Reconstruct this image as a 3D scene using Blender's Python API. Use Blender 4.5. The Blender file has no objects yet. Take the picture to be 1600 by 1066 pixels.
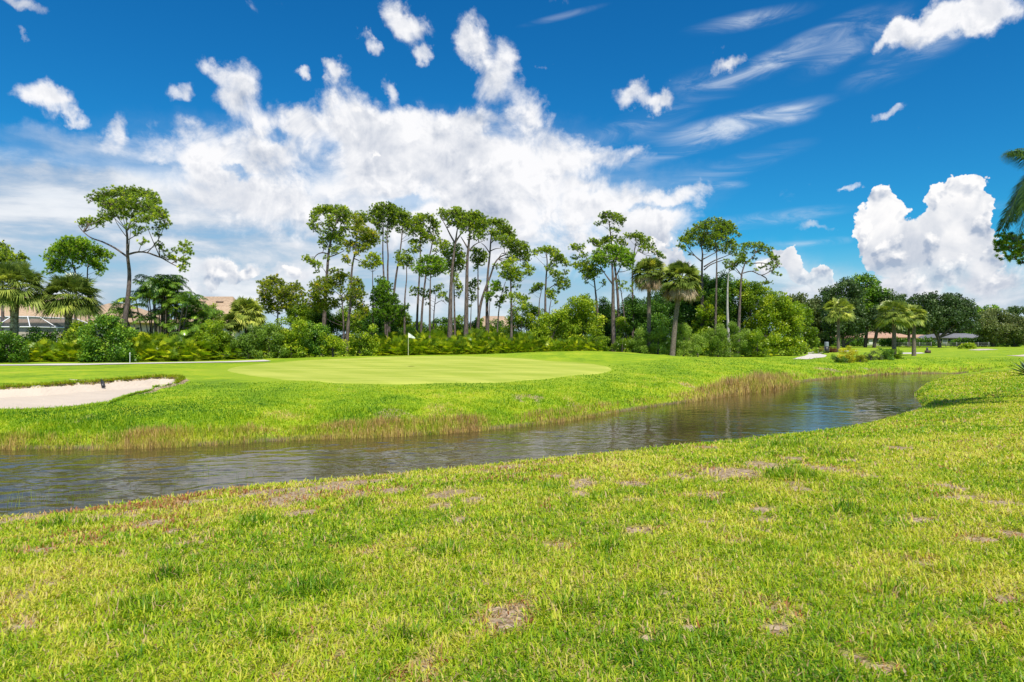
import bpy, math
import numpy as np
from mathutils import Vector

# ------------------------------------------------------------------ camera, sky, sun
F, HY, H = 1066.67, 530.0, 3.2          # photo focal length (px), horizon row, eye height above the water
scene = bpy.context.scene
col = scene.collection
cam_d = bpy.data.cameras.new('camera'); cam = bpy.data.objects.new('camera', cam_d); col.objects.link(cam)
cam_d.lens = 24; cam_d.sensor_width = 36; cam_d.shift_y = -3 / 1600
cam_d.clip_start = 0.1; cam_d.clip_end = 6000
cam.location = (0, 0, H); cam.rotation_euler = (math.radians(90), 0, 0)
scene.camera = cam
scene.view_settings.view_transform = 'Standard'; scene.view_settings.look = 'None'
scene.view_settings.gamma = 1; scene.view_settings.use_curve_mapping = False
scene.view_settings.exposure = 0.42
SUN_EL, SUN_ROT = math.radians(57), math.radians(158)
sdir = Vector((math.sin(SUN_ROT) * math.cos(SUN_EL), math.cos(SUN_ROT) * math.cos(SUN_EL), math.sin(SUN_EL)))
sl = bpy.data.lights.new('sun', 'SUN'); sl.energy = 4.3; sl.angle = math.radians(0.5); sl.color = (1, 0.955, 0.87)
so = bpy.data.objects.new('sun', sl); col.objects.link(so); so.rotation_euler = sdir.to_track_quat('Z', 'Y').to_euler()
so.location = (0, -20, 40)

class NT:
    """small helper for writing node graphs"""
    def __init__(s, nt): s.nt = nt; nt.nodes.clear()
    def n(s, t, props=None, **ins):
        o = s.nt.nodes.new(t)
        for k, v in (props or {}).items(): setattr(o, k, v)
        for k, v in ins.items():
            key = int(k[1:]) if k[0] == 'i' and k[1:].isdigit() else k.replace('_', ' ')
            s.set(o.inputs[key], v)
        return o
    def set(s, sock, v):
        if isinstance(v, bpy.types.NodeSocket): s.nt.links.new(v, sock)
        elif isinstance(v, bpy.types.Node): s.nt.links.new(v.outputs[0], sock)
        else: sock.default_value = v
    def m(s, op, a, b=0.0, c=0.0, clamp=False):
        o = s.nt.nodes.new('ShaderNodeMath'); o.operation = op; o.use_clamp = clamp
        s.set(o.inputs[0], a); s.set(o.inputs[1], b); s.set(o.inputs[2], c)
        return o.outputs[0]
    def vm(s, op, a, b=(0, 0, 0)):
        o = s.nt.nodes.new('ShaderNodeVectorMath'); o.operation = op
        s.set(o.inputs[0], a); s.set(o.inputs[1], b)
        return o.outputs['Value'] if op in ('LENGTH', 'DOT_PRODUCT') else o.outputs[0]
    def mix(s, f, a, b, mode='MIX'):
        o = s.nt.nodes.new('ShaderNodeMix'); o.data_type = 'RGBA'; o.blend_type = mode
        s.set(o.inputs[0], f)
        s.set(o.inputs[6], a if not isinstance(a, tuple) else (*a, 1)[:4]); s.set(o.inputs[7], b if not isinstance(b, tuple) else (*b, 1)[:4])
        return o.outputs[2]
    def ss(s, v, a, b, lo=0.0, hi=1.0):
        o = s.nt.nodes.new('ShaderNodeMapRange'); o.interpolation_type = 'SMOOTHSTEP'
        s.set(o.inputs[0], v); o.inputs[1].default_value = a; o.inputs[2].default_value = b
        o.inputs[3].default_value = lo; o.inputs[4].default_value = hi
        return o.outputs[0]
    def noise(s, vec, scale, detail=4, rough=0.55, dist=0.0, dim='3D', out=0):
        o = s.nt.nodes.new('ShaderNodeTexNoise'); o.noise_dimensions = dim
        if vec is not None: s.set(o.inputs['Vector'], vec)
        o.inputs['Scale'].default_value = scale; o.inputs['Detail'].default_value = detail
        o.inputs['Roughness'].default_value = rough; o.inputs['Distortion'].default_value = dist
        return o.outputs[out]

world = bpy.data.worlds.new('World'); scene.world = world; world.use_nodes = True
world.cycles.sampling_method = 'MANUAL'; world.cycles.sample_map_resolution = 512
g = NT(world.node_tree)
sky = g.n('ShaderNodeTexSky', dict(sky_type='NISHITA', sun_disc=False, sun_elevation=SUN_EL, sun_rotation=SUN_ROT, air_density=1.0, dust_density=0.4, ozone_density=2.5, altitude=0))
tc = g.n('ShaderNodeTexCoord')
sep = g.n('ShaderNodeSeparateXYZ', None, i0=tc.outputs['Generated'])
X_, Y_, Z_ = sep.outputs
az = g.m('MULTIPLY', g.m('ARCTAN2', X_, Y_), F / 100)
el = g.m('MULTIPLY', g.m('ARCSINE', Z_), F / 100)
P = g.n('ShaderNodeCombineXYZ', None, i0=az, i1=el).outputs[0]
w1 = g.noise(P, 1.6, 5, 0.6, 0, '2D', 1)
w1 = g.vm('SCALE', g.vm('SUBTRACT', w1, (0.5, 0.5, 0.5))); w1.node.inputs['Scale'].default_value = 0.55
Pw = g.vm('MULTIPLY', g.vm('ADD', P, w1), (1, 1, 0))
def ang(px, py):
    a = math.atan((px - 800) / F); e = math.atan((HY - py) / math.hypot(F, px - 800))
    return a * F / 100, e * F / 100
def blobs(lst, P):
    acc = None
    for b in lst:
        px, py, rx, ry = b[:4]; w = b[4] if len(b) > 4 else 1; rot = b[5] if len(b) > 5 else 0
        cx, cy = ang(px, py); rx_ = (ang(px + rx, py)[0] - ang(px - rx, py)[0]) / 2; ry_ = (ang(px, py - ry)[1] - ang(px, py + ry)[1]) / 2
        mp = g.n('ShaderNodeMapping', dict(vector_type='TEXTURE'))
        # a negligible dependence on the running sum keeps the blobs evaluated one after the other (shader stack)
        pin = P
        if acc is not None:
            q_ = g.nt.nodes.new('ShaderNodeVectorMath'); q_.operation = 'MULTIPLY_ADD'
            g.set(q_.inputs[0], acc); q_.inputs[1].default_value = (1e-7, 1e-7, 0); g.set(q_.inputs[2], P); pin = q_.outputs[0]
        g.set(mp.inputs[0], pin); mp.inputs['Location'].default_value = (cx, cy, 0)
        mp.inputs['Rotation'].default_value = (0, 0, math.radians(rot)); mp.inputs['Scale'].default_value = (rx_, ry_, 1)
        v = g.ss(g.vm('LENGTH', mp.outputs[0]), 1.35, 0.1, 0, w)
        acc = v if acc is None else g.m('ADD', acc, v)
    return acc
CUM = [(330,105,34,24,0.75),(375,140,44,48,1),(287,143,33.6,20,0.784),(300,228,85,50,1.1),(420,215,85,65,1),(540,175,58,55,1),(470,190,30,30,0.6),
 (575,225,110,55,1),(700,225,110,55,1),(640,190,60,37.5,0.672),(850,238,95,45,0.9),(960,245,70,26,0.7),(770,285,190,60,1.1),(560,305,210,65,0.85),(350,310,150,70,0.75),(940,312,150,40,0.8),
 (850,350,260,60,0.8),(560,380,230,55,0.6),(1075,300,55,22,0.8),(1030,345,70,35,0.7),(1000,380,60,45,0.8),(760,135,26.4,42.5,0.672),(733,68,26.4,55,1.064,18),(790,100,34,50,.85,10),(825,175,48,44,.95),(745,188,60,20,.6),(640,318,46,14,-1.1),(513,228,16,30,-.3),(425,213,30,12,-.55),(700,350,24,12,-.5),(1010,330,60,9,-.6),(380,268,40,8,-.4),(900,300,50,8,-.35),(250,262,30,10,-.4),(850,95,16.8,10,0.56),
 (632,38,50.4,32.5,1.12,-25),(578,66,28.8,17.5,0.896,-30),(665,86,16.8,13.75,0.84),(519,108,20.4,22.5,0.952),(478,122,13.2,13.75,0.84),(608,138,15.6,25,0.84),(985,148,36,25,0.896),(1028,160,26.4,17.5,0.896),
 (78,150,52.8,30,1.064,-22),(125,186,31.2,12.5,0.672),(170,222,55,24,0.7,15),(192,195,16.8,25,0.56),(20,4,60,16.25,0.896),(48,64,19.2,11.25,0.672,-30),(1480,30,110,32,1.2,8),(1560,15,66,32.5,1.008),(1400,50,48,17.5,0.672,30),
 (1143,106,36,18.75,0.896),(1392,172,38.4,13.75,0.84,18),(1440,440,120,36,0.9),(1570,440,70,40,0.9),(1545,400,34,30,0.7),
 (1262,360,44,14,0.8),(1333,295,22,8,0.8),(1200,410,22,30,0.7),
 (340,420,42,22,1.1),(395,424,34,14,0.85),(455,425,36,18,0.8),(300,445,60,25,0.7),(1380,460,60,20,0.7),(800,395,120,50,0.6),(920,420,90,45,0.6),(640,350,30,12,0.4)]
TOW = [(1490,325,62,44,.8),(1376,314,30.68,25.96,1.15),(1398,337,30.68,28.32,1.15),(1350,344,25.96,25.96,1.15),(1370,364,47.2,30.68,1.15),(1478,292,28.32,21.24,1.15),(1515,290,25.96,18.88,1.15),(1465,317,35.4,28.32,1.15),(1500,317,42.48,33.04,1.15),(1525,337,25.96,35.4,1.15),(1480,352,59,35.4,1.15),(1525,372,35.4,30.68,1.15),(1440,377,70.8,35.4,1.15),(1400,402,64.9,35.4,1.15),(1480,402,82.6,35.4,1.15),(1430,432,70.8,30.68,1.15),(1530,417,59,40.12,1.035),
 (1218,388,24,14,1),(1228,405,28,20,1),(1245,435,34,32,1),(1290,425,24,20,1),(1288,450,34,24,1),(1200,412,16,18,0.8),(340,418,30,18,1),(368,430,30,20,0.9),(402,424,24,12,0.8),(330,445,40,20,0.9),(455,420,26,14,0.8),(1020,375,22,20,1),(1040,395,26,26,1),(1065,415,24,26,0.9),(560,178,26,20,0.8),(590,232,34,18,0.7)]
VEIL = [(430,250,240,60,.3),(740,240,200,60,.3),(930,300,180,45,.35),(120,225,120,24,.5),(90,290,200,46,1.1),(60,350,260,70,1.2),(250,390,260,80,1.2),(120,450,280,70,1.2),(430,400,200,80,1.0),(700,400,200,70,.8),(450,460,260,50,.9),(800,460,300,60,.9),(1100,430,160,50,.7),(1300,480,250,28,1),(1560,480,160,34,1),(600,330,240,80,.6),(250,290,120,60,.5),(1250,455,150,40,.5)]
CIR = [(1235,84,120,20,.9,18),(1150,192,130,16,1,7),(1232,180,44,16,.7,0),(1060,232,110,15,.7,14),(1130,218,110,10,.6,12),(1180,345,130,12,.75,4),(1330,70,90,25,.7,22),(1430,80,110,30,.5,20),(1170,32,90,14,.7,3),(1140,262,110,16,.5,12),
 (1235,384,95,8,.7,3),(1000,195,90,22,.5,15),(1135,290,30,7,.8,0),(60,250,110,16,.6,0),(120,310,120,20,.6,0),(880,25,60,6,.35,10),(1110,130,60,24,.45),(1560,320,60,7,.5)]
Mc = g.m('MINIMUM', blobs(CUM, Pw), 1.25)
def chain(acc, P):
    q_ = g.nt.nodes.new('ShaderNodeVectorMath'); q_.operation = 'MULTIPLY_ADD'
    g.set(q_.inputs[0], acc); q_.inputs[1].default_value = (1e-7, 1e-7, 0); g.set(q_.inputs[2], P); return q_.outputs[0]
Mt = g.m('MINIMUM', blobs(TOW, chain(Mc, Pw)), 1.45)
Mv = g.m('MINIMUM', blobs(VEIL, chain(Mt, Pw)), 1.0)
Ms = g.m('MINIMUM', blobs(CIR, chain(Mv, P)), 1.0)
# clouds outside the photograph's frame, seen by the water and by light from behind
off = g.ss(g.m('ABSOLUTE', az), 8.5, 13.0)
def vor(vec, scale, detail):
    o = g.nt.nodes.new('ShaderNodeTexVoronoi'); o.voronoi_dimensions = '2D'; o.feature = 'SMOOTH_F1'; g.set(o.inputs['Vector'], vec)
    o.inputs['Scale'].default_value = scale; o.inputs['Detail'].default_value = detail; o.inputs['Roughness'].default_value = 0.55; o.inputs['Smoothness'].default_value = 0.35
    return g.m('MINIMUM', o.outputs['Distance'], 0.80)
fb = g.noise(P, 1.15, 11, 0.64, 0.3, '2D')
fbL = g.noise(P, 0.55, 3, 0.5, 0.0, '2D')
P2 = g.vm('ADD', P, (0.06, 0.16, 0))
fb2 = g.noise(P2, 1.15, 6, 0.54, 0.2, '2D')
Pv = g.vm('ADD', P, g.vm('MULTIPLY', w1, (0.4, 0.4, 0)))
v1 = vor(Pv, 2.4, 4); v2 = vor(g.vm('ADD', Pv, (0.04, 0.10, 0)), 2.4, 3)
Mc2 = g.m('ADD', Mc, g.m('MULTIPLY', off, g.ss(fbL, 0.45, 0.65, 0, 0.9)))
dens = g.m('MULTIPLY_ADD', g.m('SUBTRACT', fb, 0.5), 1.5, Mc2)
dens = g.m('MULTIPLY_ADD', g.m('SUBTRACT', 0.42, v1), 0.35, dens)
a_c = g.ss(dens, 0.18, 1.02)
a_c = g.m('POWER', a_c, 0.90)
emb = g.m('SUBTRACT', fb, fb2)
embv = g.m('SUBTRACT', v2, v1)
deep = g.m('MULTIPLY', g.ss(Mc2, 0.8, 1.25), g.ss(fbL, 0.40, 0.62))
low = g.ss(el, 2.4, 0.2)
b = g.m('MULTIPLY_ADD', emb, 1.5, 0.95)
b = g.m('MULTIPLY_ADD', embv, 0.60, b)
b = g.m('SUBTRACT', b, g.m('MULTIPLY', deep, 0.30))
b = g.m('SUBTRACT', b, g.m('MULTIPLY', g.ss(g.noise(g.vm('MULTIPLY', P, (0.7, 1.5, 0)), 0.9, 4, 0.5, 0, '2D'), 0.44, 0.66), 0.26))
b = g.m('SUBTRACT', b, g.m('MULTIPLY', low, 0.32), clamp=True)
cc = g.mix(b, (0.42, 0.49, 0.62), (1.0, 1.0, 1.02))
td = g.m('MULTIPLY_ADD', g.m('SUBTRACT', 0.42, v1), 0.9, g.m('MULTIPLY_ADD', g.m('SUBTRACT', fb, 0.5), 0.5, Mt))
a_t = g.ss(td, 0.36, 0.52)
bt = g.m('MULTIPLY_ADD', embv, 1.5, g.m('MULTIPLY_ADD', emb, 1.3, 0.90))
bt = g.m('SUBTRACT', bt, g.m('MULTIPLY', g.ss(g.noise(P, 1.5, 3, 0.5, 0, '2D'), 0.45, 0.66), 0.34))
bt = g.m('ADD', bt, g.m('MULTIPLY', g.ss(td, 0.9, 0.45), 0.10))
bt = g.m('SUBTRACT', bt, g.m('MULTIPLY', g.ss(el, 1.7, 0.6), 0.45), clamp=True)
ct_ = g.mix(bt, (0.40, 0.48, 0.62), (1.03, 1.02, 1.02))
a_t = g.m('MULTIPLY', a_t, g.ss(el, 0.45, 1.1, 0.35, 1.0))
vn = g.noise(g.vm('MULTIPLY', P, (0.40, 1.5, 0)), 1.1, 7, 0.6, 0.2, '2D')
a_v = g.m('MULTIPLY', Mv, g.ss(vn, 0.25, 0.60, 0.55, 0.97))
cv = g.mix(g.ss(vn, 0.34, 0.70), (0.46, 0.55, 0.68), (0.90, 0.93, 0.97))
mpc = g.n('ShaderNodeMapping', dict(vector_type='POINT')); g.set(mpc.inputs[0], P)
mpc.inputs['Rotation'].default_value = (0, 0, math.radians(-10)); mpc.inputs['Scale'].default_value = (0.55, 2.4, 1)
cn = g.noise(mpc.outputs[0], 1.5, 9, 0.66, 0.6, '2D')
a_s = g.m('MULTIPLY', Ms, g.ss(cn, 0.36, 0.78, 0.05, 0.82))
cs = (0.80, 0.87, 0.96)
skc = g.n('ShaderNodeHueSaturation', None, Saturation=1.35, Value=0.82, Color=sky.outputs[0]).outputs[0]
skc = g.mix(1.0, skc, (0.20, 0.93, 1.13), 'MULTIPLY')
def x10(c):
    return g.mix(1.0, c, (7.3, 7.3, 7.3), 'MULTIPLY')
skc = g.mix(g.ss(el, 1.5, 0.0, 0.0, 0.85), skc, x10((0.55, 0.67, 0.83)))
c1 = g.mix(a_v, skc, x10(cv))
c1 = g.mix(a_s, c1, x10(cs))
c1 = g.mix(a_c, c1, x10(cc))
c1 = g.mix(a_t, c1, x10(ct_))
bg = g.n('ShaderNodeBackground', None, Color=c1, Strength=0.10)
wo = g.n('ShaderNodeOutputWorld'); g.nt.links.new(bg.outputs[0], wo.inputs[0])

# ------------------------------------------------------------------ numpy helpers
rng = np.random.default_rng(7)
def W(px, py, Y): return np.array([(px - 800) / F * Y, Y, H + (HY - py) / F * Y])
def sm(a, b, x):
    t = np.clip((x - a) / (b - a), 0, 1); return t * t * (3 - 2 * t)
_perm = np.random.default_rng(3).random((256, 256))
def vnoise(x, y):
    xi = np.floor(x).astype(int); yi = np.floor(y).astype(int); fx = x - xi; fy = y - yi
    fx = fx * fx * (3 - 2 * fx); fy = fy * fy * (3 - 2 * fy)
    a = _perm[xi & 255, yi & 255]; b_ = _perm[(xi + 1) & 255, yi & 255]; c = _perm[xi & 255, (yi + 1) & 255]; d = _perm[(xi + 1) & 255, (yi + 1) & 255]
    return (a * (1 - fx) + b_ * fx) * (1 - fy) + (c * (1 - fx) + d * fx) * fy
def fbm_(x, y, o=4):
    s = 0; a = 0.5; t = 0
    for i in range(o): s = s + a * vnoise(x * 2 ** i + 17.3 * i, y * 2 ** i + 5.1 * i); t += a; a *= 0.5
    return s / t
def segd(x, y, P_):
    d = np.full(x.shape, 1e9)
    for (x0, y0), (x1, y1) in zip(P_[:-1], P_[1:]):
        dx, dy = x1 - x0, y1 - y0
        t = np.clip(((x - x0) * dx + (y - y0) * dy) / (dx * dx + dy * dy), 0, 1)
        d = np.minimum(d, (x - x0 - t * dx) ** 2 + (y - y0 - t * dy) ** 2)
    return np.sqrt(d)
def inside(x, y, P_):
    r = np.zeros(x.shape, bool); n = len(P_)
    for i in range(n):
        x0, y0 = P_[i]; x1, y1 = P_[(i + 1) % n]
        if y0 == y1: continue
        c = ((y0 > y) != (y1 > y)) & (x < (x1 - x0) * (y - y0) / (y1 - y0) + x0); r ^= c
    return r
def shore(lst, z=0.0):
    o = []
    for px, py in lst:
        Y = (H - z) * F / (py - HY); o.append(((px - 800) / F * Y, Y))
    return o
FAR = [(-160, 17), (-60, 18.5)] + shore([(0,700),(130,702),(300,697),(400,690),(500,685),(650,680),(800,668),(900,655),(1000,638),(1090,626),(1150,617),(1225,607),(1240,597),(1320,590),(1400,583.5),(1500,583.5),(1540,585)])
NEAR = [(-160, 10), (-60, 10.6)] + shore([(-100,812),(0,801),(130,793),(300,768),(400,755),(600,740),(800,720),(1000,700),(1200,680),(1320,666)], 0.30) + shore([(1385,662),(1449,642),(1436,630),(1426,614),(1452,600),(1487,590),(1522,586.5)])
def chaik(P_, it=2):
    P_ = np.array(P_, float)
    for _ in range(it):
        Q = np.stack([P_[:-1] * .75 + P_[1:] * .25, P_[:-1] * .25 + P_[1:] * .75], 1).reshape(-1, 2); P_ = np.vstack([P_[:1], Q, P_[-1:]])
    return [tuple(p) for p in P_]
FAR = chaik(FAR); NEAR = chaik(NEAR)
# the channel bends away behind the near bank on the right
POLY = FAR + NEAR[::-1]
def zone(x, y):
    din = inside(x, y, POLY); df = segd(x, y, FAR); dn = segd(x, y, NEAR)
    return din, df, dn
BUNK_PX = [(-80,613),(0,610),(60,607),(110,603),(160,600),(200,596.5),(250,592.5),(276,593),(282,597),(272,603),(250,608),(215,615),(193,622),(180,628),(120,636),(60,640),(0,641),(-80,641)]
BUNK = None
def zg(x, y, raw=False):
    x = np.asarray(x, float); y = np.asarray(y, float)
    din, df, dn = zone(x, y)
    near_side = dn < df
    wob = (fbm_(x * 0.35 + 9, y * 0.35, 3) - 0.5)
    zf = 0.14 * sm(0, 0.35, df) + 1.16 * (1 - np.exp(-df / 2.9)) + wob * (0.06 + 0.16 * np.exp(-df / 12)) * sm(0.3, 3, df)
    zf = zf + 0.42 * np.exp(-((x + 3) / 17) ** 2 - ((y - 62) / 13) ** 2) + 0.50 * np.exp(-((x - 8) / 8) ** 2 - ((y - 63) / 8) ** 2)
    zn = 0.26 * sm(0, 0.45, dn) + 1.32 * (1 - np.exp(-dn / 8.5)) * 1.05 + wob * 0.10 * sm(0.3, 3, dn)
    z = np.where(near_side, zn, zf)
    dd = np.minimum(df, dn)
    z = np.where(din, -0.55 * sm(0, 1.6, dd) - 0.03, z)
    far = sm(100, 260, y); z = z * (1 - far) + 1.35 * far
    if BUNK is not None and not raw:
        ib = inside(x, y, BUNK); db = segd(x, y, BUNK + BUNK[:1])
        z = np.where(ib, z - 0.30 * sm(0.05, 0.55, db) - 0.10 * sm(0.5, 3, db), z)
        lip = (~ib) & (db < 1.2) & near_lip(x, y)
        z = np.where(lip, z + 0.10 * (1 - db / 1.2), z)
    return z
def near_lip(x, y): return y > 27.0
def hit(px, py, raw=False):
    Ys = np.concatenate([np.arange(2.5, 40, 0.05), np.arange(40, 120, 0.15), np.arange(120, 700, 1.0)])
    xs = (px - 800) / F * Ys; zr = H + (HY - py) / F * Ys
    k = np.argmax(zr <= zg(xs, Ys, raw))
    return float(xs[k]), float(Ys[k])
BUNK_ = [hit(*p, raw=True) for p in BUNK_PX]
BUNK = BUNK_
def gz(x, y): return float(zg(np.array([x]), np.array([y]))[0])

def mk_mesh(name, V, Fs, mat, parent=None, attrs=None, smooth=False):
    V = np.asarray(V, np.float32).reshape(-1, 3)
    me = bpy.data.meshes.new(name); me.vertices.add(len(V)); me.vertices.foreach_set('co', V.ravel())
    Fs = [np.asarray(f, np.int32) for f in Fs if len(f)]
    loops = np.concatenate([f.ravel() for f in Fs]); tot = np.concatenate([np.full(len(f), f.shape[1], np.int32) for f in Fs])
    st = np.concatenate([[0], np.cumsum(tot)[:-1]]).astype(np.int32)
    me.loops.add(len(loops)); me.loops.foreach_set('vertex_index', loops)
    me.polygons.add(len(tot)); me.polygons.foreach_set('loop_start', st); me.polygons.foreach_set('loop_total', tot)
    if smooth: me.polygons.foreach_set('use_smooth', np.ones(len(tot), bool))
    me.update(calc_edges=True)
    for k, v in (attrs or {}).items():
        a = me.attributes.new(k, 'FLOAT', 'POINT'); a.data.foreach_set('value', np.asarray(v, np.float32))
    me.materials.append(mat)
    o = bpy.data.objects.new(name, me); col.objects.link(o)
    if parent is not None:
        o.parent = parent; o.matrix_parent_inverse = parent.matrix_world.inverted()
    return o
class Acc:
    def __init__(s): s.V = []; s.F3 = []; s.F4 = []; s.T = []; s.n = 0
    def add(s, V, F_, tone=0.5):
        V = np.asarray(V, float).reshape(-1, 3); F_ = np.asarray(F_) + s.n
        (s.F3 if F_.shape[1] == 3 else s.F4).append(F_); s.V.append(V)
        s.T.append(np.full(len(V), tone) if np.isscalar(tone) else np.asarray(tone)); s.n += len(V)
    def build(s, name, mat, parent=None, org=None, smooth=False):
        V = np.concatenate(s.V)
        if org is not None: V = V - np.asarray(org)
        Fs = []
        if s.F3: Fs.append(np.concatenate(s.F3))
        if s.F4: Fs.append(np.concatenate(s.F4))
        o = mk_mesh(name, V, Fs, mat, None, {'tone': np.concatenate(s.T)}, smooth)
        if parent is not None: o.parent = parent
        return o
def unit(v): return v / np.maximum(np.linalg.norm(v, axis=-1, keepdims=True), 1e-9)
def rdir(n, r=rng): return unit(r.normal(size=(n, 3)))
def tube(A, pts, rad, sides=7, tone=0.5):
    P_ = np.asarray(pts, float); R_ = np.asarray(rad, float)
    if len(P_) > 2:                                  # smooth the polyline
        t = np.linspace(0, len(P_) - 1, (len(P_) - 1) * 4 + 1); i = np.clip(t.astype(int), 0, len(P_) - 2); f = (t - i)[:, None]
        p0 = P_[np.maximum(i - 1, 0)]; p1 = P_[i]; p2 = P_[i + 1]; p3 = P_[np.minimum(i + 2, len(P_) - 1)]
        Q = 0.5 * (2 * p1 + (p2 - p0) * f + (2 * p0 - 5 * p1 + 4 * p2 - p3) * f * f + (3 * p1 - p0 - 3 * p2 + p3) * f ** 3)
        R_ = np.interp(t, np.arange(len(P_)), R_); P_ = Q
    T = unit(np.gradient(P_, axis=0)); ref = np.array([0.13, 0.97, 0.2]) if abs(T[0][2]) > .5 else np.array([0, 0, 1.0])
    B = unit(np.cross(T, ref)); C = np.cross(T, B)
    a = np.linspace(0, 2 * np.pi, sides, endpoint=False)
    V = P_[:, None] + R_[:, None, None] * (np.cos(a)[None, :, None] * B[:, None] + np.sin(a)[None, :, None] * C[:, None])
    n = len(P_); idx = np.arange(n * sides).reshape(n, sides); j = np.roll(idx, -1, axis=1)
    F_ = np.stack([idx[:-1], j[:-1], j[1:], idx[1:]], -1).reshape(-1, 4)
    A.add(V.reshape(-1, 3), F_, tone)
def leafs(A, base, d, L, w, tone, fold=0.0, up=None, mid=0.45):
    """diamond leaves: base points, unit directions, lengths, half widths"""
    n = len(base); L = np.broadcast_to(L, n)[:, None]; w = np.broadcast_to(w, n)[:, None]
    side = unit(np.cross(d, rdir(n) if up is None else np.broadcast_to(up, (n, 3)) + 0.25 * rdir(n)))
    nor = np.cross(side, d)
    m = base + d * L * mid + nor * fold * L
    V = np.stack([base, m + side * w, base + d * L, m - side * w], 1).reshape(-1, 3)
    A.add(V, np.arange(n * 4).reshape(n, 4), np.repeat(np.broadcast_to(tone, n), 4))
def needles(A, base, d, L, w, tone):
    n = len(base); side = unit(np.cross(d, rdir(n))) * w
    V = np.stack([base - side, base + side, base + d * np.broadcast_to(L, n)[:, None]], 1).reshape(-1, 3)
    A.add(V, np.arange(n * 3).reshape(n, 3), np.repeat(np.broadcast_to(tone, n), 3))

# ------------------------------------------------------------------ materials
def mat(name):
    m = bpy.data.materials.new(name); m.use_nodes = True; return m, NT(m.node_tree)
def finish(h, shader, disp=None):
    o = h.n('ShaderNodeOutputMaterial'); h.nt.links.new(shader, o.inputs[0])
def ramp(h, fac, stops):
    r = h.n('ShaderNodeValToRGB'); h.set(r.inputs[0], fac); e = r.color_ramp.elements
    e[0].position, e[0].color = stops[0][0], (*stops[0][1], 1); e[1].position, e[1].color = stops[1][0], (*stops[1][1], 1)
    for p, c in stops[2:]:
        k = e.new(p); k.color = (*c, 1)
    return r.outputs[0]
def leafmat(name, stops, trans=0.35, rough=0.45, spec=0.35, ns=1.2):
    m, h = mat(name)
    at = h.n('ShaderNodeAttribute', dict(attribute_name='tone')).outputs['Fac']
    ge = h.n('ShaderNodeNewGeometry').outputs['Position']
    oi = h.n('ShaderNodeObjectInfo').outputs['Random']
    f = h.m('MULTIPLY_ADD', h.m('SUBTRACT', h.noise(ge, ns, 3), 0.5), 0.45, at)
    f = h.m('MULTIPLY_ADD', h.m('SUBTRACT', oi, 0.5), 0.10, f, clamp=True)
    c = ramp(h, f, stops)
    p = h.n('ShaderNodeBsdfPrincipled', None, Base_Color=c, Roughness=rough); p.inputs['Specular IOR Level'].default_value = spec
    ct = h.mix(1.0, c, (1.25, 1.25, 0.6), 'MULTIPLY')
    t = h.n('ShaderNodeBsdfTranslucent', None, Color=ct)
    mx = h.n('ShaderNodeMixShader', None, i0=trans, i1=p.outputs[0], i2=t.outputs[0]); finish(h, mx.outputs[0])
    return m
def barkmat(name, c1_, c2_, sc=(14, 14, 3), rough=0.9, bump=0.5):
    m, h = mat(name); tcn = h.n('ShaderNodeTexCoord').outputs['Object']
    v = h.vm('MULTIPLY', tcn, sc); n_ = h.noise(v, 1.0, 5, 0.65)
    c = h.mix(h.ss(n_, 0.35, 0.65), c1_, c2_)
    bp = h.n('ShaderNodeBump', None, Strength=bump, Distance=0.03, Height=n_)
    p = h.n('ShaderNodeBsdfPrincipled', None, Base_Color=c, Roughness=rough, Normal=bp.outputs[0]); p.inputs['Specular IOR Level'].default_value = 0.15
    finish(h, p.outputs[0]); return m
def plain(name, c, rough=0.6, var=0.15, sc=3.0, metal=0.0):
    m, h = mat(name); tcn = h.n('ShaderNodeTexCoord').outputs['Object']; n_ = h.noise(tcn, sc, 5, 0.6)
    c_ = h.mix(n_, tuple(x * (1 - var) for x in c), tuple(min(1, x * (1 + var)) for x in c))
    p = h.n('ShaderNodeBsdfPrincipled', None, Base_Color=c_, Roughness=rough, Metallic=metal); finish(h, p.outputs[0]); return m

M = {}
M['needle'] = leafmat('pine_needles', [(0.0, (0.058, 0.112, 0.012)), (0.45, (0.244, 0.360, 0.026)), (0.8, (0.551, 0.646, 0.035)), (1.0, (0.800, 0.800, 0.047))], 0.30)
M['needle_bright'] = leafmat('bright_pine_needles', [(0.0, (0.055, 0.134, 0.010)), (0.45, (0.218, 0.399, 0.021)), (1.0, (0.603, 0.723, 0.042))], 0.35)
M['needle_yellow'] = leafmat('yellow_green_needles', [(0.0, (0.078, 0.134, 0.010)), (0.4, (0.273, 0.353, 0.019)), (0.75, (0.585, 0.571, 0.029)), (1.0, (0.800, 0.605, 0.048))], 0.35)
M['broad'] = leafmat('broad_leaves', [(0.0, (0.038, 0.080, 0.006)), (0.45, (0.177, 0.296, 0.013)), (0.8, (0.448, 0.539, 0.022)), (1.0, (0.736, 0.682, 0.036))], 0.35, 0.48, 0.3)
M['broad_dark'] = leafmat('dark_glossy_leaves', [(0.0, (0.021, 0.056, 0.007)), (0.5, (0.072, 0.176, 0.014)), (0.85, (0.247, 0.422, 0.027)), (1.0, (0.492, 0.599, 0.053))], 0.28, 0.45, 0.35)
M['broad_light'] = leafmat('yellow_green_leaves', [(0.0, (0.070, 0.137, 0.007)), (0.45, (0.264, 0.397, 0.017)), (0.8, (0.578, 0.611, 0.024)), (1.0, (0.720, 0.689, 0.041))], 0.4, 0.35, 0.4)
M['willow'] = leafmat('pale_shrub_leaves', [(0.0, (0.062, 0.127, 0.015)), (0.5, (0.200, 0.318, 0.038)), (1.0, (0.399, 0.508, 0.076))], 0.4)
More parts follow.
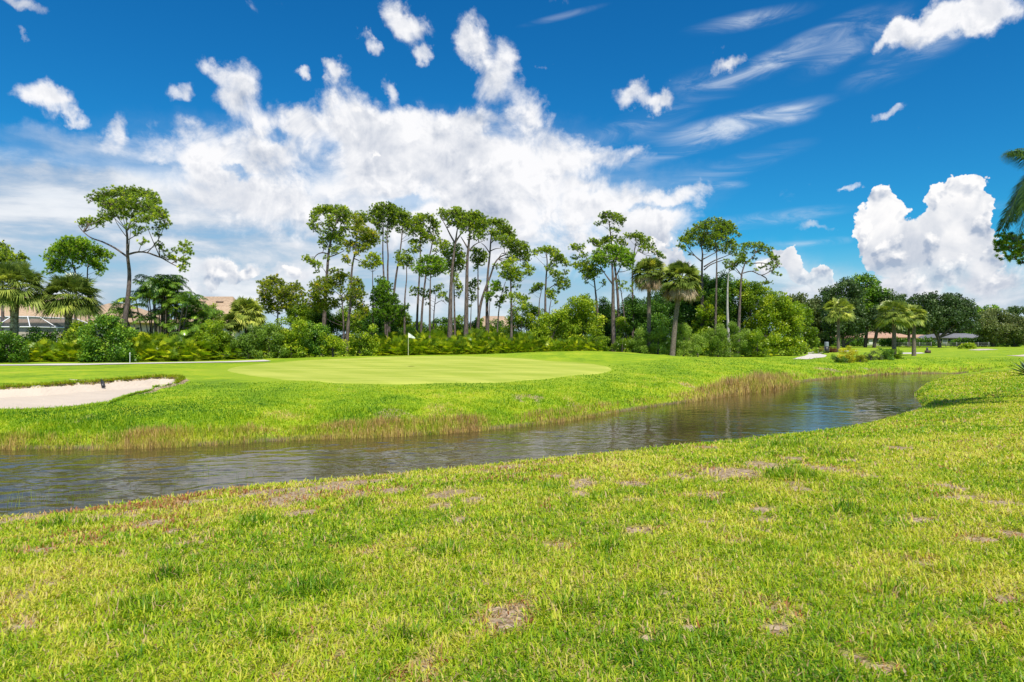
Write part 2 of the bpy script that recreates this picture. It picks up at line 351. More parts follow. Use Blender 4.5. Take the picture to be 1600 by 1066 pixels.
M['oak'] = leafmat('oak_leaves', [(0.0, (0.022, 0.042, 0.014)), (0.5, (0.072, 0.128, 0.035)), (0.85, (0.160, 0.225, 0.063)), (1.0, (0.288, 0.330, 0.112))], 0.2)
M['olive'] = leafmat('olive_leaves', [(0.0, (0.045, 0.070, 0.019)), (0.5, (0.150, 0.196, 0.058)), (1.0, (0.360, 0.364, 0.130))], 0.3)
M['croton'] = leafmat('yellow_croton_leaves', [(0.0, (0.12, 0.16, 0.01)), (0.5, (0.55, 0.50, 0.02)), (1.0, (0.75, 0.66, 0.04))], 0.4)
M['red_leaf'] = leafmat('reddish_leaves', [(0.0, (0.05, 0.02, 0.01)), (0.5, (0.16, 0.05, 0.02)), (1.0, (0.25, 0.14, 0.04))], 0.3)
M['fan'] = leafmat('fan_palm_fronds', [(0.0, (0.066, 0.103, 0.021)), (0.5, (0.221, 0.293, 0.049)), (0.85, (0.530, 0.552, 0.098)), (1.0, (0.800, 0.793, 0.168))], 0.3, 0.35, 0.5)
M['fan_y'] = leafmat('saw_palmetto_fronds', [(0.0, (0.053, 0.107, 0.006)), (0.4, (0.210, 0.334, 0.011)), (0.75, (0.526, 0.576, 0.017)), (1.0, (0.720, 0.749, 0.035))], 0.35, 0.38, 0.4)
M['dead'] = leafmat('dead_fronds', [(0.0, (0.112, 0.070, 0.042)), (0.5, (0.364, 0.266, 0.168)), (1.0, (0.672, 0.532, 0.364))], 0.2, 0.8, 0.1)
M['pinnate'] = leafmat('feather_palm_fronds', [(0.0, (0.037, 0.083, 0.014)), (0.5, (0.133, 0.239, 0.030)), (0.85, (0.347, 0.552, 0.047)), (1.0, (0.694, 0.773, 0.082))], 0.3, 0.3, 0.6)
M['agave'] = leafmat('agave_blades', [(0.0, (0.03, 0.06, 0.045)), (0.5, (0.07, 0.12, 0.085)), (1.0, (0.16, 0.22, 0.15))], 0.1, 0.35, 0.5)
M['bark'] = barkmat('pine_bark', (0.06, 0.045, 0.038), (0.20, 0.155, 0.135))
M['bark_dark'] = barkmat('oak_bark', (0.035, 0.03, 0.025), (0.12, 0.10, 0.085))
M['bark_palm'] = barkmat('palm_bark', (0.085, 0.065, 0.05), (0.24, 0.195, 0.155), (6, 6, 22))
M['bark_pale'] = barkmat('pale_bark', (0.30, 0.27, 0.24), (0.52, 0.49, 0.45), (10, 10, 2))
M['boot'] = barkmat('palm_boots', (0.10, 0.08, 0.05), (0.42, 0.38, 0.28), (5, 5, 6), bump=0.9)

# grass blades
def blademat(name, stops, trans=0.45):
    m, h = mat(name)
    at = h.n('ShaderNodeAttribute', dict(attribute_name='tone')).outputs['Fac']
    c = ramp(h, at, stops)
    p = h.n('ShaderNodeBsdfPrincipled', None, Base_Color=c, Roughness=0.5); p.inputs['Specular IOR Level'].default_value = 0.3
    t = h.n('ShaderNodeBsdfTranslucent', None, Color=h.mix(1.0, c, (1.2, 1.2, 0.6), 'MULTIPLY'))
    mx = h.n('ShaderNodeMixShader', None, i0=trans, i1=p.outputs[0], i2=t.outputs[0]); finish(h, mx.outputs[0]); return m
GS = [(0.0, (0.05, 0.17, 0.004)), (0.3, (0.19, 0.355, 0.006)), (0.55, (0.42, 0.525, 0.011)), (0.75, (0.68, 0.65, 0.07)), (0.86, (0.62, 0.46, 0.24)), (0.94, (0.46, 0.24, 0.10)), (1.0, (0.40, 0.12, 0.045))]
M['blade'] = blademat('lawn_blades', GS)
M['reed'] = blademat('shore_reeds', [(0.0, (0.05, 0.13, 0.012)), (0.3, (0.16, 0.27, 0.02)), (0.5, (0.42, 0.42, 0.04)), (0.7, (0.56, 0.40, 0.12)), (1.0, (0.36, 0.21, 0.10))], 0.25)

# ground
m, h = mat('ground'); M['ground'] = m
geo = h.n('ShaderNodeNewGeometry').outputs['Position']
bare = h.n('ShaderNodeAttribute', dict(attribute_name='bare')).outputs['Fac']
wet = h.n('ShaderNodeAttribute', dict(attribute_name='wet')).outputs['Fac']
near_ = h.n('ShaderNodeAttribute', dict(attribute_name='nearside')).outputs['Fac']
collar = h.n('ShaderNodeAttribute', dict(attribute_name='collar')).outputs['Fac']
gn1 = h.noise(geo, 0.35, 4, 0.6); gn2 = h.noise(geo, 5.0, 5, 0.65); gn3 = h.noise(geo, 38.0, 3, 0.7)
gnm = h.noise(h.vm('MULTIPLY', geo, (0.5, 1.0, 1.0)), 1.6, 4, 0.65)
cg = ramp(h, h.m('MULTIPLY_ADD', h.m('SUBTRACT', gn2, 0.5), 0.8, h.m('MULTIPLY_ADD', h.m('SUBTRACT', gnm, 0.5), 0.7, gn1)), [(0.25, (0.09, 0.195, 0.004)), (0.5, (0.205, 0.33, 0.006)), (0.68, (0.34, 0.41, 0.012)), (0.85, (0.42, 0.38, 0.06))])
cg = h.mix(h.m('MULTIPLY', h.ss(gn3, 0.35, 0.7), 0.35), cg, (0.40, 0.46, 0.05))
cfar = h.mix(h.m('MULTIPLY', h.ss(gn3, 0.3, 0.7), 0.25), h.mix(0.0, cg, cg), (0.05, 0.13, 0.01))
cg = h.mix(h.m('MULTIPLY', collar, 0.75), cg, (0.27, 0.36, 0.02))
soil = h.mix(h.ss(h.noise(geo, 14.0, 5, 0.7), 0.38, 0.62), (0.20, 0.13, 0.07), (0.50, 0.375, 0.25))
under = h.mix(gn3, (0.14, 0.14, 0.03), (0.42, 0.38, 0.12))
cnear = h.mix(near_, cg, under)
cb = h.mix(h.ss(h.m('MULTIPLY_ADD', h.m('SUBTRACT', gn2, 0.5), 0.5, bare), 0.35, 0.6), cnear, soil)
cw = h.mix(h.ss(wet, 0.15, 0.75), cb, (0.15, 0.115, 0.06))
bp = h.n('ShaderNodeBump', None, Strength=0.6, Distance=0.06, Height=h.m('MULTIPLY_ADD', gn3, 0.5, gn2))
p = h.n('ShaderNodeBsdfPrincipled', None, Base_Color=cw, Roughness=0.85, Normal=bp.outputs[0]); p.inputs['Specular IOR Level'].default_value = 0.15
finish(h, p.outputs[0])
# putting green
m, h = mat('putting_turf'); M['green'] = m; geo = h.n('ShaderNodeNewGeometry').outputs['Position']
n1 = h.noise(h.vm('MULTIPLY', geo, (0.25, 1.2, 1)), 0.5, 3); n2 = h.noise(geo, 7.0, 4)
sp = h.n('ShaderNodeSeparateXYZ', None, i0=geo).outputs
st = h.ss(h.m('SINE', h.m('MULTIPLY_ADD', sp[0], 1.5, h.m('MULTIPLY', sp[1], 1.1))), -0.25, 0.25)
c = h.mix(h.m('MULTIPLY_ADD', h.m('SUBTRACT', st, 0.5), 0.30, h.m('MULTIPLY_ADD', h.m('SUBTRACT', n2, 0.5), 0.5, h.ss(n1, 0.3, 0.7)), clamp=True), (0.31, 0.37, 0.04), (0.45, 0.47, 0.08))
p = h.n('ShaderNodeBsdfPrincipled', None, Base_Color=c, Roughness=0.8); p.inputs['Specular IOR Level'].default_value = 0.15; finish(h, p.outputs[0])
# sand
m, h = mat('bunker_sand'); M['sand'] = m; geo = h.n('ShaderNodeNewGeometry').outputs['Position']
n1 = h.noise(h.vm('MULTIPLY', geo, (0.5, 1.6, 1)), 0.9, 5, 0.6); n2 = h.noise(geo, 9.0, 4)
c = h.mix(n1, (0.46, 0.37, 0.285), (0.60, 0.50, 0.40)); wv = h.n('ShaderNodeTexWave', None, Vector=geo, Scale=2.2, Distortion=3.5, Detail=2.0).outputs[1]
bp = h.n('ShaderNodeBump', None, Strength=0.7, Distance=0.05, Height=h.m('ADD', h.m('MULTIPLY', wv, 0.15), h.m('ADD', n1, n2)))
p = h.n('ShaderNodeBsdfPrincipled', None, Base_Color=c, Roughness=0.95, Normal=bp.outputs[0]); finish(h, p.outputs[0])
M['path'] = plain('path_concrete', (0.58, 0.52, 0.45), 0.85, 0.12, 2.0)
# water
m, h = mat('pond_water'); M['water'] = m; geo = h.n('ShaderNodeNewGeometry').outputs['Position']
def rot2(v, a, s):
    mp = h.n('ShaderNodeMapping'); h.set(mp.inputs[0], v); mp.inputs['Rotation'].default_value = (0, 0, math.radians(a)); mp.inputs['Scale'].default_value = s; return mp.outputs[0]
wa = h.noise(rot2(geo, 22, (0.8, 2.2, 1)), 3.0, 2, 0.45, 0.6); wb = h.noise(rot2(geo, -34, (0.9, 2.2, 1)), 4.0, 2, 0.45, 0.4); wc = h.noise(geo, 9.0, 2, 0.5)
hh = h.m('ADD', h.m('ADD', h.m('MULTIPLY', wa, 0.6), h.m('MULTIPLY', wb, 0.35)), h.m('MULTIPLY', wc, 0.06))
big = h.ss(h.noise(h.vm('MULTIPLY', geo, (0.6, 1, 1)), 0.16, 2), 0.35, 0.65, 0.35, 1.0)
bp = h.n('ShaderNodeBump', None, Strength=h.m('MULTIPLY', big, 0.35), Distance=0.04, Height=hh)
cw = h.mix(h.noise(geo, 0.25, 2), (0.058, 0.044, 0.014), (0.088, 0.066, 0.022))
p = h.n('ShaderNodeBsdfPrincipled', None, Base_Color=cw, Roughness=0.07, IOR=1.33, Normal=bp.outputs[0]); finish(h, p.outputs[0])

# ------------------------------------------------------------------ tagging
def tag(o, label, cat=None, group=None, kind=None):
    if label: o['label'] = label
    if cat: o['category'] = cat
    if group: o['group'] = group
    if kind: o['kind'] = kind
    return o
def empty(name, loc, label, cat, group=None):
    o = bpy.data.objects.new(name, None); col.objects.link(o); o.location = loc; o.empty_display_size = 0.3
    return tag(o, label, cat, group)
def struct(o): o['kind'] = 'structure'; return o

# ------------------------------------------------------------------ ground sheet
def smooth_poly(P_, it=2):
    P_ = np.array(P_)
    for _ in range(it):
        Q = np.roll(P_, -1, 0); P_ = np.stack([P_ * .75 + Q * .25, P_ * .25 + Q * .75], 1).reshape(-1, 2)
    return P_
BARE = [(1135,738,62,15),(1195,728,40,9),(1290,733,34,8),(1235,718,26,5),(1060,744,25,6),(1500,779,48,6),(1565,787,40,7),(1440,815,52,8),(1530,846,46,8),(1592,838,26,12),(1190,797,22,7),(1200,815,24,6),(1355,745,24,5),(1330,720,20,4),(1100,700,26,5),
 (140,812,46,9),(60,806,60,10),(205,800,22,6),(290,766,30,5),(455,782,62,14),(470,802,40,7),(410,770,50,7),(270,832,18,6),(298,868,16,8),(190,870,24,8),(240,818,34,8),(180,925,26,8),(60,862,40,8),(355,913,14,5),(520,762,60,9),(700,772,46,11),(740,782,24,8),(690,790,26,6),(615,768,30,7),(560,775,30,8),
 (910,757,26,9),(985,757,34,7),(905,772,22,7),(990,782,20,5),(1075,748,20,5),(870,745,16,5),(1050,742,14,4),(720,812,18,7),(1380,1048,50,12),(1320,1025,20,8),(1080,985,26,12),(740,975,20,10),(530,1030,22,10),(1340,1030,22,8),(780,955,18,7),(440,1058,20,8),(1010,1000,20,8),(760,915,14,6),(705,955,14,6),(1040,930,18,6),(1480,760,26,6),(1400,700,22,5),(1250,765,22,6)]
BP = []
for px, py, rx, ry in BARE:
    Y0 = hit(px, py, True)[1]; x0, y0 = hit(px, py, True); fz = .65 if py > 860 else .9; rx *= fz; ry *= fz; y1 = hit(px, py - ry, True)[1]; y2 = hit(px, py + ry, True)[1]
    BP.append((x0, y0, rx / F * Y0, max(0.08, (y1 - y2) / 2)))
def bare_at(x, y):
    b_ = np.zeros(x.shape)
    for i, (cx, cy, rx, ry) in enumerate(BP):
        b_ = np.maximum(b_, np.clip(1.25 - np.hypot((x - cx) / rx, (y - cy) / ry), 0, 1))
    dn_ = segd(x, y, NEAR); band = np.exp(-np.abs(dn_ - 1.6) / 1.3) * np.clip((6 - x) / 7, .25, 1); b_ = np.maximum(b_, band * np.clip((fbm_(x * .8 + 70, y * 1.9 + 3, 4) - .47) * 7, 0, 1))
    n_ = fbm_(x * 2.2 + 31, y * 2.2 + 4, 5); n2_ = fbm_(x * 7 + 3, y * 7 + 44, 4)
    return np.clip(b_ * (0.35 + 1.3 * n_) + np.clip((n_ - 0.64) * 4, 0, 0.8) + (n2_ - 0.5) * 0.35 * (b_ > 0.05), 0, 1)
rows = np.concatenate([np.linspace(-25, 2, 28), 2.1 * np.exp(np.linspace(0, math.log(2500 / 2.1), 760))])
tx = np.sign(np.linspace(-1, 1, 560)) * np.abs(np.linspace(-1, 1, 560)) ** 1.15
RY = np.repeat(rows[:, None], len(tx), 1); RX = tx[None, :] * (14 + 1.05 * np.abs(RY))
din, df, dn = zone(RX.ravel(), RY.ravel())
Z = zg(RX.ravel(), RY.ravel())
ibk = inside(RX.ravel(), RY.ravel(), BUNK)
Z = Z - 0.06 * ibk
nr = len(rows); nc = len(tx); idx = np.arange(nr * nc).reshape(nr, nc)
FQ = np.stack([idx[:-1, :-1], idx[:-1, 1:], idx[1:, 1:], idx[1:, :-1]], -1).reshape(-1, 4)
nearside = ((dn < df) & ~din)
xs_, ys_ = RX.ravel(), RY.ravel()
bare_v = np.where(nearside & (ys_ < 45), bare_at(xs_, ys_), 0)
fs = fbm_(xs_ * 0.5, ys_ * 0.5, 4)
bare_v = np.where((~nearside) & ~din, np.clip((fs - 0.55) * 4, 0, 1) * np.exp(-((df - 1.6) / 1.4) ** 2) * 0.8, bare_v)
GREEN_PX = [(338,578),(400,569),(500,562),(620,557.5),(720,557),(830,561.5),(920,568),(962,575),(950,584),(850,594),(750,600),(620,603),(500,599),(400,590)]
gp = smooth_poly([hit(*p_) for p_ in GREEN_PX]); gpl = [tuple(p_) for p_ in gp]; collar_v = np.clip(1 - (segd(xs_, ys_, gpl + gpl[:1]) - .7) / 1.1, 0, 1)
lipd = segd(xs_, ys_, BUNK + BUNK[:1])
bare_v = np.where(ibk | ((lipd < 0.35) & (ys_ > 26)), 0.9, bare_v)
wet = np.where(din, 1.0, np.clip(1 - np.minimum(df, dn) / np.where(dn < df, 0.12, 0.22), 0, 1))
o = mk_mesh('ground', np.stack([xs_, ys_, Z], 1), [FQ], M['ground'], None, {'collar': collar_v, 'bare': bare_v, 'wet': wet, 'nearside': (nearside & (ys_ < 60)) * np.clip(1.3 - ys_ / 26, 0, 1)}, True); struct(o)

# water sheet (flat; the banks rise out of it)
wr = 9.0 * np.exp(np.linspace(0, math.log(82 / 9.0), 760)); wt = np.linspace(-1, 1, 760)
WY = np.repeat(wr[:, None], 760, 1).ravel(); WX = (wt[None, :] * (12 + 1.02 * wr[:, None])).ravel()
def wav(x, y, ang_, cr, la, seed):
    c_, s_ = math.cos(ang_), math.sin(ang_); u = (x * c_ + y * s_) / cr; v = (-x * s_ + y * c_) / la
    q = vnoise(u * .7 + seed, v * .7 + seed) * 1.2
    return vnoise(u + q + seed * 3, v + q * .8 + seed) - .5
amp = .35 + 1.0 * sm(.35, .62, fbm_(WX * .10 + 3, WY * .22, 3)); amp = amp * (1 - .45 * sm(28, 50, WY))
WZ = amp * (.014 * wav(WX, WY, .62, .48, .30, 3) + .012 * wav(WX, WY, -.5, .42, .27, 11) + .006 * wav(WX, WY, .05, .5, .16, 23))
wi = np.arange(760 * 760).reshape(760, 760)
o = mk_mesh('water', np.stack([WX, WY, WZ], 1), [np.stack([wi[:-1, :-1], wi[:-1, 1:], wi[1:, 1:], wi[1:, :-1]], -1).reshape(-1, 4)], M['water'], smooth=True); struct(o)

def dens_poly(P_, step):
    out = []
    for a, b_ in zip(P_, P_[1:] + P_[:1]):
        n_ = max(1, int(math.dist(a, b_) / step))
        for k in range(n_): out.append((a[0] + (b_[0] - a[0]) * k / n_, a[1] + (b_[1] - a[1]) * k / n_))
    return np.array(out)
def sheet(name, P_, material, offs, c=None, rings=40, step=0.3, jit=0.0):
    B_ = dens_poly([tuple(p) for p in P_], step); c = np.mean(B_, 0) if c is None else np.array(c)
    if jit: B_ = B_ + (np.stack([vnoise(B_[:, 0] * 3, B_[:, 1] * 3), vnoise(B_[:, 0] * 3 + 50, B_[:, 1] * 3)], 1) - .5) * jit
    t = np.linspace(1, 0.02, rings)[:, None, None]; G = c + t * (B_ - c)
    x, y = G[..., 0].ravel(), G[..., 1].ravel(); z = zg(x, y) + offs
    z = z.reshape(rings, -1); z[0] -= offs + 0.03; z = z.ravel()
    n_ = len(B_); id_ = np.arange(rings * n_).reshape(rings, n_); j = np.roll(id_, -1, 1)
    return mk_mesh(name, np.stack([x, y, z], 1), [np.stack([id_[:-1], j[:-1], j[1:], id_[1:]], -1).reshape(-1, 4)], material, smooth=True)
struct(sheet('putting_green', gp, M['green'], 0.03, step=0.5, rings=60))
bc = hit(100, 616, True)
def cells(name, P_, material, offs, cell):
    P_ = [tuple(p) for p in P_]; q = np.array(P_); gx = np.arange(max(q[:, 0].min(), -40), q[:, 0].max() + cell, cell); gy = np.arange(q[:, 1].min(), q[:, 1].max() + cell, cell)
    GX, GY = np.meshgrid(gx, gy); jx = GX + (vnoise(GX * 3, GY * 3) - .5) * .25; jy = GY + (vnoise(GX * 3 + 40, GY * 3) - .5) * .25
    ins = inside(jx.ravel(), jy.ravel(), P_).reshape(GX.shape); x, y = GX.ravel(), GY.ravel(); z = zg(x, y) + offs
    id_ = np.arange(GX.size).reshape(GX.shape); k = ins[:-1, :-1] & ins[1:, :-1] & ins[:-1, 1:] & ins[1:, 1:]
    F_ = np.stack([id_[:-1, :-1][k], id_[:-1, 1:][k], id_[1:, 1:][k], id_[1:, :-1][k]], -1); u, inv = np.unique(F_, return_inverse=True)
    return mk_mesh(name, np.stack([x, y, z], 1)[u], [inv.reshape(-1, 4)], material, smooth=True)
struct(cells('bunker_sand', smooth_poly(BUNK, 1), M['sand'], 0.03, 0.07))
def ngon(name, pxs, material, offs=0.03):
    P_ = dens_poly([hit(*p_) for p_ in pxs], 0.8)
    import bmesh
    bm = bmesh.new(); vs = [bm.verts.new((x, y, gz(x, y) + offs)) for x, y in P_]; bm.faces.new(vs); bmesh.ops.triangulate(bm, faces=bm.faces[:])
    me = bpy.data.meshes.new(name); bm.to_mesh(me); bm.free(); me.materials.append(material)
    o = bpy.data.objects.new(name, me); col.objects.link(o)
    if me.polygons[0].normal.z < 0: me.flip_normals()
    return struct(o)
def ribbon(name, cl, w, material, offs=0.04):
    P_ = np.array([hit(*p_) for p_ in cl]); t = np.linspace(0, len(P_) - 1, len(P_) * 12); P_ = np.stack([np.interp(t, np.arange(len(P_)), P_[:, i]) for i in (0, 1)], 1)
    T = unit(np.gradient(P_, axis=0)); N = np.stack([-T[:, 1], T[:, 0]], 1)
    rowsv = [P_ + N * w * s for s in (-.5, -.17, .17, .5)]; V = np.stack(rowsv, 1).reshape(-1, 2); z = zg(V[:, 0], V[:, 1]) + offs
    n_ = len(P_); id_ = np.arange(n_ * 4).reshape(n_, 4)
    return struct(mk_mesh(name, np.column_stack([V, z]), [np.stack([id_[:-1, :-1], id_[:-1, 1:], id_[1:, 1:], id_[1:, :-1]], -1).reshape(-1, 4)], material, smooth=True))
ribbon('cart_path', [(-150,570),(0,571),(100,570.5),(200,568.5),(300,567),(360,565.8),(418,564)], 2.6, M['path'])
ngon('cart_path', [(1238,561.5),(1256,557),(1264,554),(1262,551.5),(1276,549),(1300,548.3),(1345,548.5),(1300,550),(1280,551.5),(1284,554),(1292,555.5),(1290,558),(1268,561.5)], M['path'])
ngon('cart_path', [(1405,551.5),(1440,551),(1446,552.5),(1424,553.5),(1408,553.5)], M['path'])
ngon('bunker_sand', [(1512,547.2),(1530,545.5),(1545,545.6),(1560,546.6),(1530,548)], M['sand'])
ngon('bunker_sand', [(1572,556),(1600,554.4),(1660,554),(1660,557),(1600,557.5)], M['sand'])

# ------------------------------------------------------------------ grass
def blades(A, x, y, L, w, tilt, tone, zoff=0.0, r=rng, lean=None):
    n_ = len(x); z = zg(x, y) + zoff
    a = r.uniform(0, 2 * np.pi, n_) if lean is None else lean + r.normal(0, .6, n_); hx, hy = np.cos(a), np.sin(a)
    s = np.stack([-hy, hx, np.zeros(n_)], 1) * w[:, None]
    b0 = np.stack([x, y, z], 1); d1 = np.stack([hx * np.sin(tilt * .6), hy * np.sin(tilt * .6), np.cos(tilt * .6)], 1)
    t2 = np.minimum(tilt * 1.7, 1.75); d2 = np.stack([hx * np.sin(t2), hy * np.sin(t2), np.cos(t2)], 1)
    m_ = b0 + d1 * (L * .5)[:, None]; t_ = m_ + d2 * (L * .55)[:, None]
    V = np.stack([b0 - s * .8, b0 + s * .8, m_ + s, m_ - s, t_], 1).reshape(-1, 3)
    i = np.arange(n_)[:, None] * 5
    tn = np.repeat(tone, 5); n0 = A.n
    A.V.append(V); A.T.append(tn); A.F4.append(i + np.array([[0, 1, 2, 3]]) + n0); A.F3.append(i + np.array([[3, 2, 4]]) + n0); A.n += len(V)
CL = [(205,958,85,20),(490,925,60,14),(890,962,50,14),(400,820,34,8),(260,905,40,10),(700,870,30,8),(560,790,26,7),(110,822,46,7),(1290,710,40,8),(1240,745,50,10),(1330,800,30,6),(1400,930,40,10),(1230,700,60,6),(950,860,30,8),(640,1000,40,12),(1500,900,40,10),(420,1000,50,14)]
CLW = [(hit(a, b_, True), c_ / F * hit(a, b_, True)[1], (hit(a, b_ - d_, True)[1] - hit(a, b_ + d_, True)[1]) / 2) for a, b_, c_, d_ in CL]
A = Acc()
for y0, y1, rho, wd, Ls in ((2.2, 4.5, 4200, .0042, .070), (4.5, 7, 2700, .0050, .075), (7, 11, 1500, .0068, .08), (11, 17, 650, .0105, .09), (17, 30, 260, .015, .09), (30, 52, 90, .024, .10)):
    n_ = int(rho * ((y1 ** 2 - y0 ** 2) * .86 + 3 * (y1 - y0)))
    if y0 >= 17: n_ = int(n_ * .6)
    y = np.sqrt(rng.uniform(y0 ** 2, y1 ** 2, n_)); hw = .86 * y + 1.5
    x = rng.uniform(-1, 1, n_) * hw if y0 < 17 else rng.uniform(0.2, 1, n_) * hw
    din, df, dn = zone(x, y); ba = bare_at(x, y)
    keep = (~din) & (dn < df) & (rng.random(n_) > np.clip(ba * 1.4 - .1, 0, .9)); x, y, ba, dn = x[keep], y[keep], ba[keep], dn[keep]; n_ = len(x)
    cl = np.zeros(n_)
    for (c_, rx, ry) in CLW: cl = np.maximum(cl, np.clip(1.2 - np.hypot((x - c_[0]) / rx, (y - c_[1]) / ry), 0, 1))
    pn = fbm_(x * .5 + 3, y * .5 + 7, 4); qn = fbm_(x * 2.5, y * 2.5, 4); tn_ = fbm_(x * 9, y * 9, 2)
    red = fbm_(x * 1.1 + 60, y * 1.1 + 9, 3)
    shoreg = np.exp(-dn / 2.0) * np.clip((x + 2) / 8, 0, 1)      # fresher band along the edge on the right
    tone = .53 + (pn - .5) * .55 + (qn - .5) * .5 + rng.normal(0, .15, n_) - .24 * cl - .16 * shoreg
    dry = rng.random(n_) < (.09 + .9 * (ba > .3) * ba + .25 * ba + .20 * np.clip((qn - .5) * 3, 0, 1) + .08 * np.clip((pn - .5) * 3, 0, 1))
    tone = np.where(dry, rng.uniform(.72, .9, n_), np.clip(tone, 0, .78))
    leftedge = np.exp(-np.abs(dn - 1.2) / 1.2) * np.clip((3 - x) / 6, 0, 1)
    rd = rng.random(n_) < np.clip((red - .47) * 6, 0, 1) * (.25 * (ba > .08) + .85 * leftedge)
    tone = np.where(rd, rng.uniform(.9, 1, n_), tone)
    L = Ls * rng.uniform(.5, 1.35, n_) * (1 + 1.1 * cl) * (.55 + .9 * tn_)
    blades(A, x, y, L, wd * rng.uniform(.7, 1.3, n_), rng.uniform(.35, 1.45, n_) * (1 - .45 * cl), tone)
tag(A.build('lawn_grass', M['blade']), 'short yellow green lawn grass with brown worn patches in the foreground', 'grass', kind='stuff')

# bank grass on the far side
A = Acc(); fp = np.array(FAR[1:]); sg = np.hypot(*(fp[1:] - fp[:-1]).T)
def along(n_, lo, hi, r=rng):
    X, Yy = [], []; got = 0
    while got < n_:
        m_ = n_ * 3; u = r.random(m_); y = 1 / (1 / 15 + (1 / 82 - 1 / 15) * u); x = (r.uniform(-.86, .86, m_)) * y
        x = x + r.normal(0, .3, m_); _, df, dn = zone(x, y); din = _
        d_ = np.where(din, -df, df); k = (d_ > lo) & (d_ < hi) & (df < dn); X.append(x[k]); Yy.append(y[k]); got += k.sum()
        if m_ > 3e6: break
    return np.concatenate(X)[:n_], np.concatenate(Yy)[:n_]
x, y = along(230000, 0.1, 10); din, df, dn = zone(x, y); k = (~din) & (df < dn) & (df > .05) & ~inside(x, y, BUNK) & ~inside(x, y, gp) & (rng.random(len(x)) < np.exp(-df / 6)); x, y, df = x[k], y[k], df[k]; n_ = len(x)
pn = fbm_(x * .4, y * .4, 4); qn = fbm_(x * 1.7 + 5, y * 1.7, 4)
tone = .30 + (pn - .5) * .9 + (qn - .5) * .8 + rng.normal(0, .10, n_) + .30 * np.exp(-df / 1.2) + .25 * np.clip((fbm_(x * .25 + 40, y * .6, 3) - .5) * 4, 0, 1) * np.exp(-df / 3)
ss_ = np.clip(y / 30, .7, 2.2)
blades(A, x, y, (.05 + .13 * qn * np.exp(-df / 3)) * rng.uniform(.6, 1.3, n_) * ss_ ** .5, .011 * ss_ * rng.uniform(.6, 1.4, n_), rng.uniform(.2, 1.1, n_), np.clip(tone, 0, .82))
x, y = along(9000, 0.0, 2.0); din, df, dn = zone(x, y); qn = fbm_(x * .9 + 25, y * .9, 4); k = (~din) & (qn > .52) & (df < dn); x, y = x[k], y[k]; n_ = len(x)
blades(A, x, y, rng.uniform(.12, .26, n_), .010 * np.clip(y / 26, .8, 2.2), rng.uniform(.15, .8, n_), np.clip(rng.normal(.42, .12, n_), 0, .8))
tag(A.build('bank_grass', M['blade']), 'rough green grass growing down the far bank of the channel', 'grass', kind='stuff')
# dry reeds at the far waterline
A = Acc(); x, y = along(60000, -.35, 1.3); din, df, dn = zone(x, y); dd = np.where(din, -df, df)
cl = fbm_(x * .55 + 8, y * .3, 4); fine = fbm_(x * 2.2, y * 2.2, 3)
px = 800 + x / y * F
tall = np.exp(-((px - 1170) / 62) ** 2) + .16 * np.exp(-((px - 640) / 90) ** 2) + .14 * np.exp(-((px - 300) / 110) ** 2) + .22 * (px > 1290)
gap = np.exp(-((px - 1010) / 85) ** 2)
k = (df < dn) & (rng.random(len(x)) < np.clip((cl - .45) * 2.2 + .55 + tall, 0, 1) * (1 - .6 * gap) * .85) & (dd < .15 + .6 * cl + .9 * tall); x, y, cl, tall, fine, px = [a_[k] for a_ in (x, y, cl, tall, fine, px)]; n_ = len(x)
L = (.15 + .17 * fine + .40 * tall) * rng.uniform(.5, 1.25, n_)
blades(A, x, y, L, .0075 * np.clip(y / 22, .9, 3) * rng.uniform(.6, 1.3, n_), rng.uniform(.03, .42, n_), np.clip(.58 + (fine - .5) * .7 + (cl - .5) * .5 + .20 * tall + rng.normal(0, .11, n_), .1, .92), zoff=-.02)
tag(A.build('shore_reeds', M['reed']), 'dry straw coloured reeds standing along the far waterline', 'reeds', kind='stuff')
# thin reeds by the near edge, left
A = Acc(); px = np.concatenate([rng.uniform(-30, 150, 130), rng.uniform(150, 420, 60), rng.uniform(540, 640, 10)]); n_ = len(px)
py = np.interp(px, [0, 130, 300, 400, 600], [801, 793, 768, 755, 740]) - rng.uniform(2, 26, n_); Yr = H * F / (py - HY); x = (px - 800) / F * Yr
L = rng.uniform(.25, .62, n_)
blades(A, x, Yr, L + .35, np.full(n_, .005), rng.uniform(.02, .28, n_), rng.uniform(.05, .42, n_), zoff=.0)
tag(A.build('water_reeds', M['reed']), 'sparse thin green reeds standing in the water at the near edge', 'reeds', kind='stuff')
# lip of the bunker
A = Acc(); Bp = np.array(BUNK); n_ = 9000; k = rng.integers(0, len(Bp) - 1, n_); t = rng.random(n_)[:, None]; q = Bp[k] * (1 - t) + Bp[k + 1] * t
up_ = k < 9; q[:, 1] += np.where(up_, rng.uniform(-.02, .45, n_), rng.uniform(-.5, .02, n_)); x, y = q[:, 0], q[:, 1]
blades(A, x, y, rng.uniform(.08, .22, n_) * np.where(up_, 1.1, .7), .011 * rng.uniform(.6, 1.3, n_), rng.uniform(.3, 1.3, n_), np.clip(np.where(up_, rng.normal(.55, .2, n_), rng.normal(.38, .1, n_)), 0, .95), lean=np.where(up_, -1.57, 1.57))
tag(A.build('bunker_lip_grass', M['blade']), 'ragged dry grass hanging over the edge of the sand bunker', 'grass', kind='stuff')

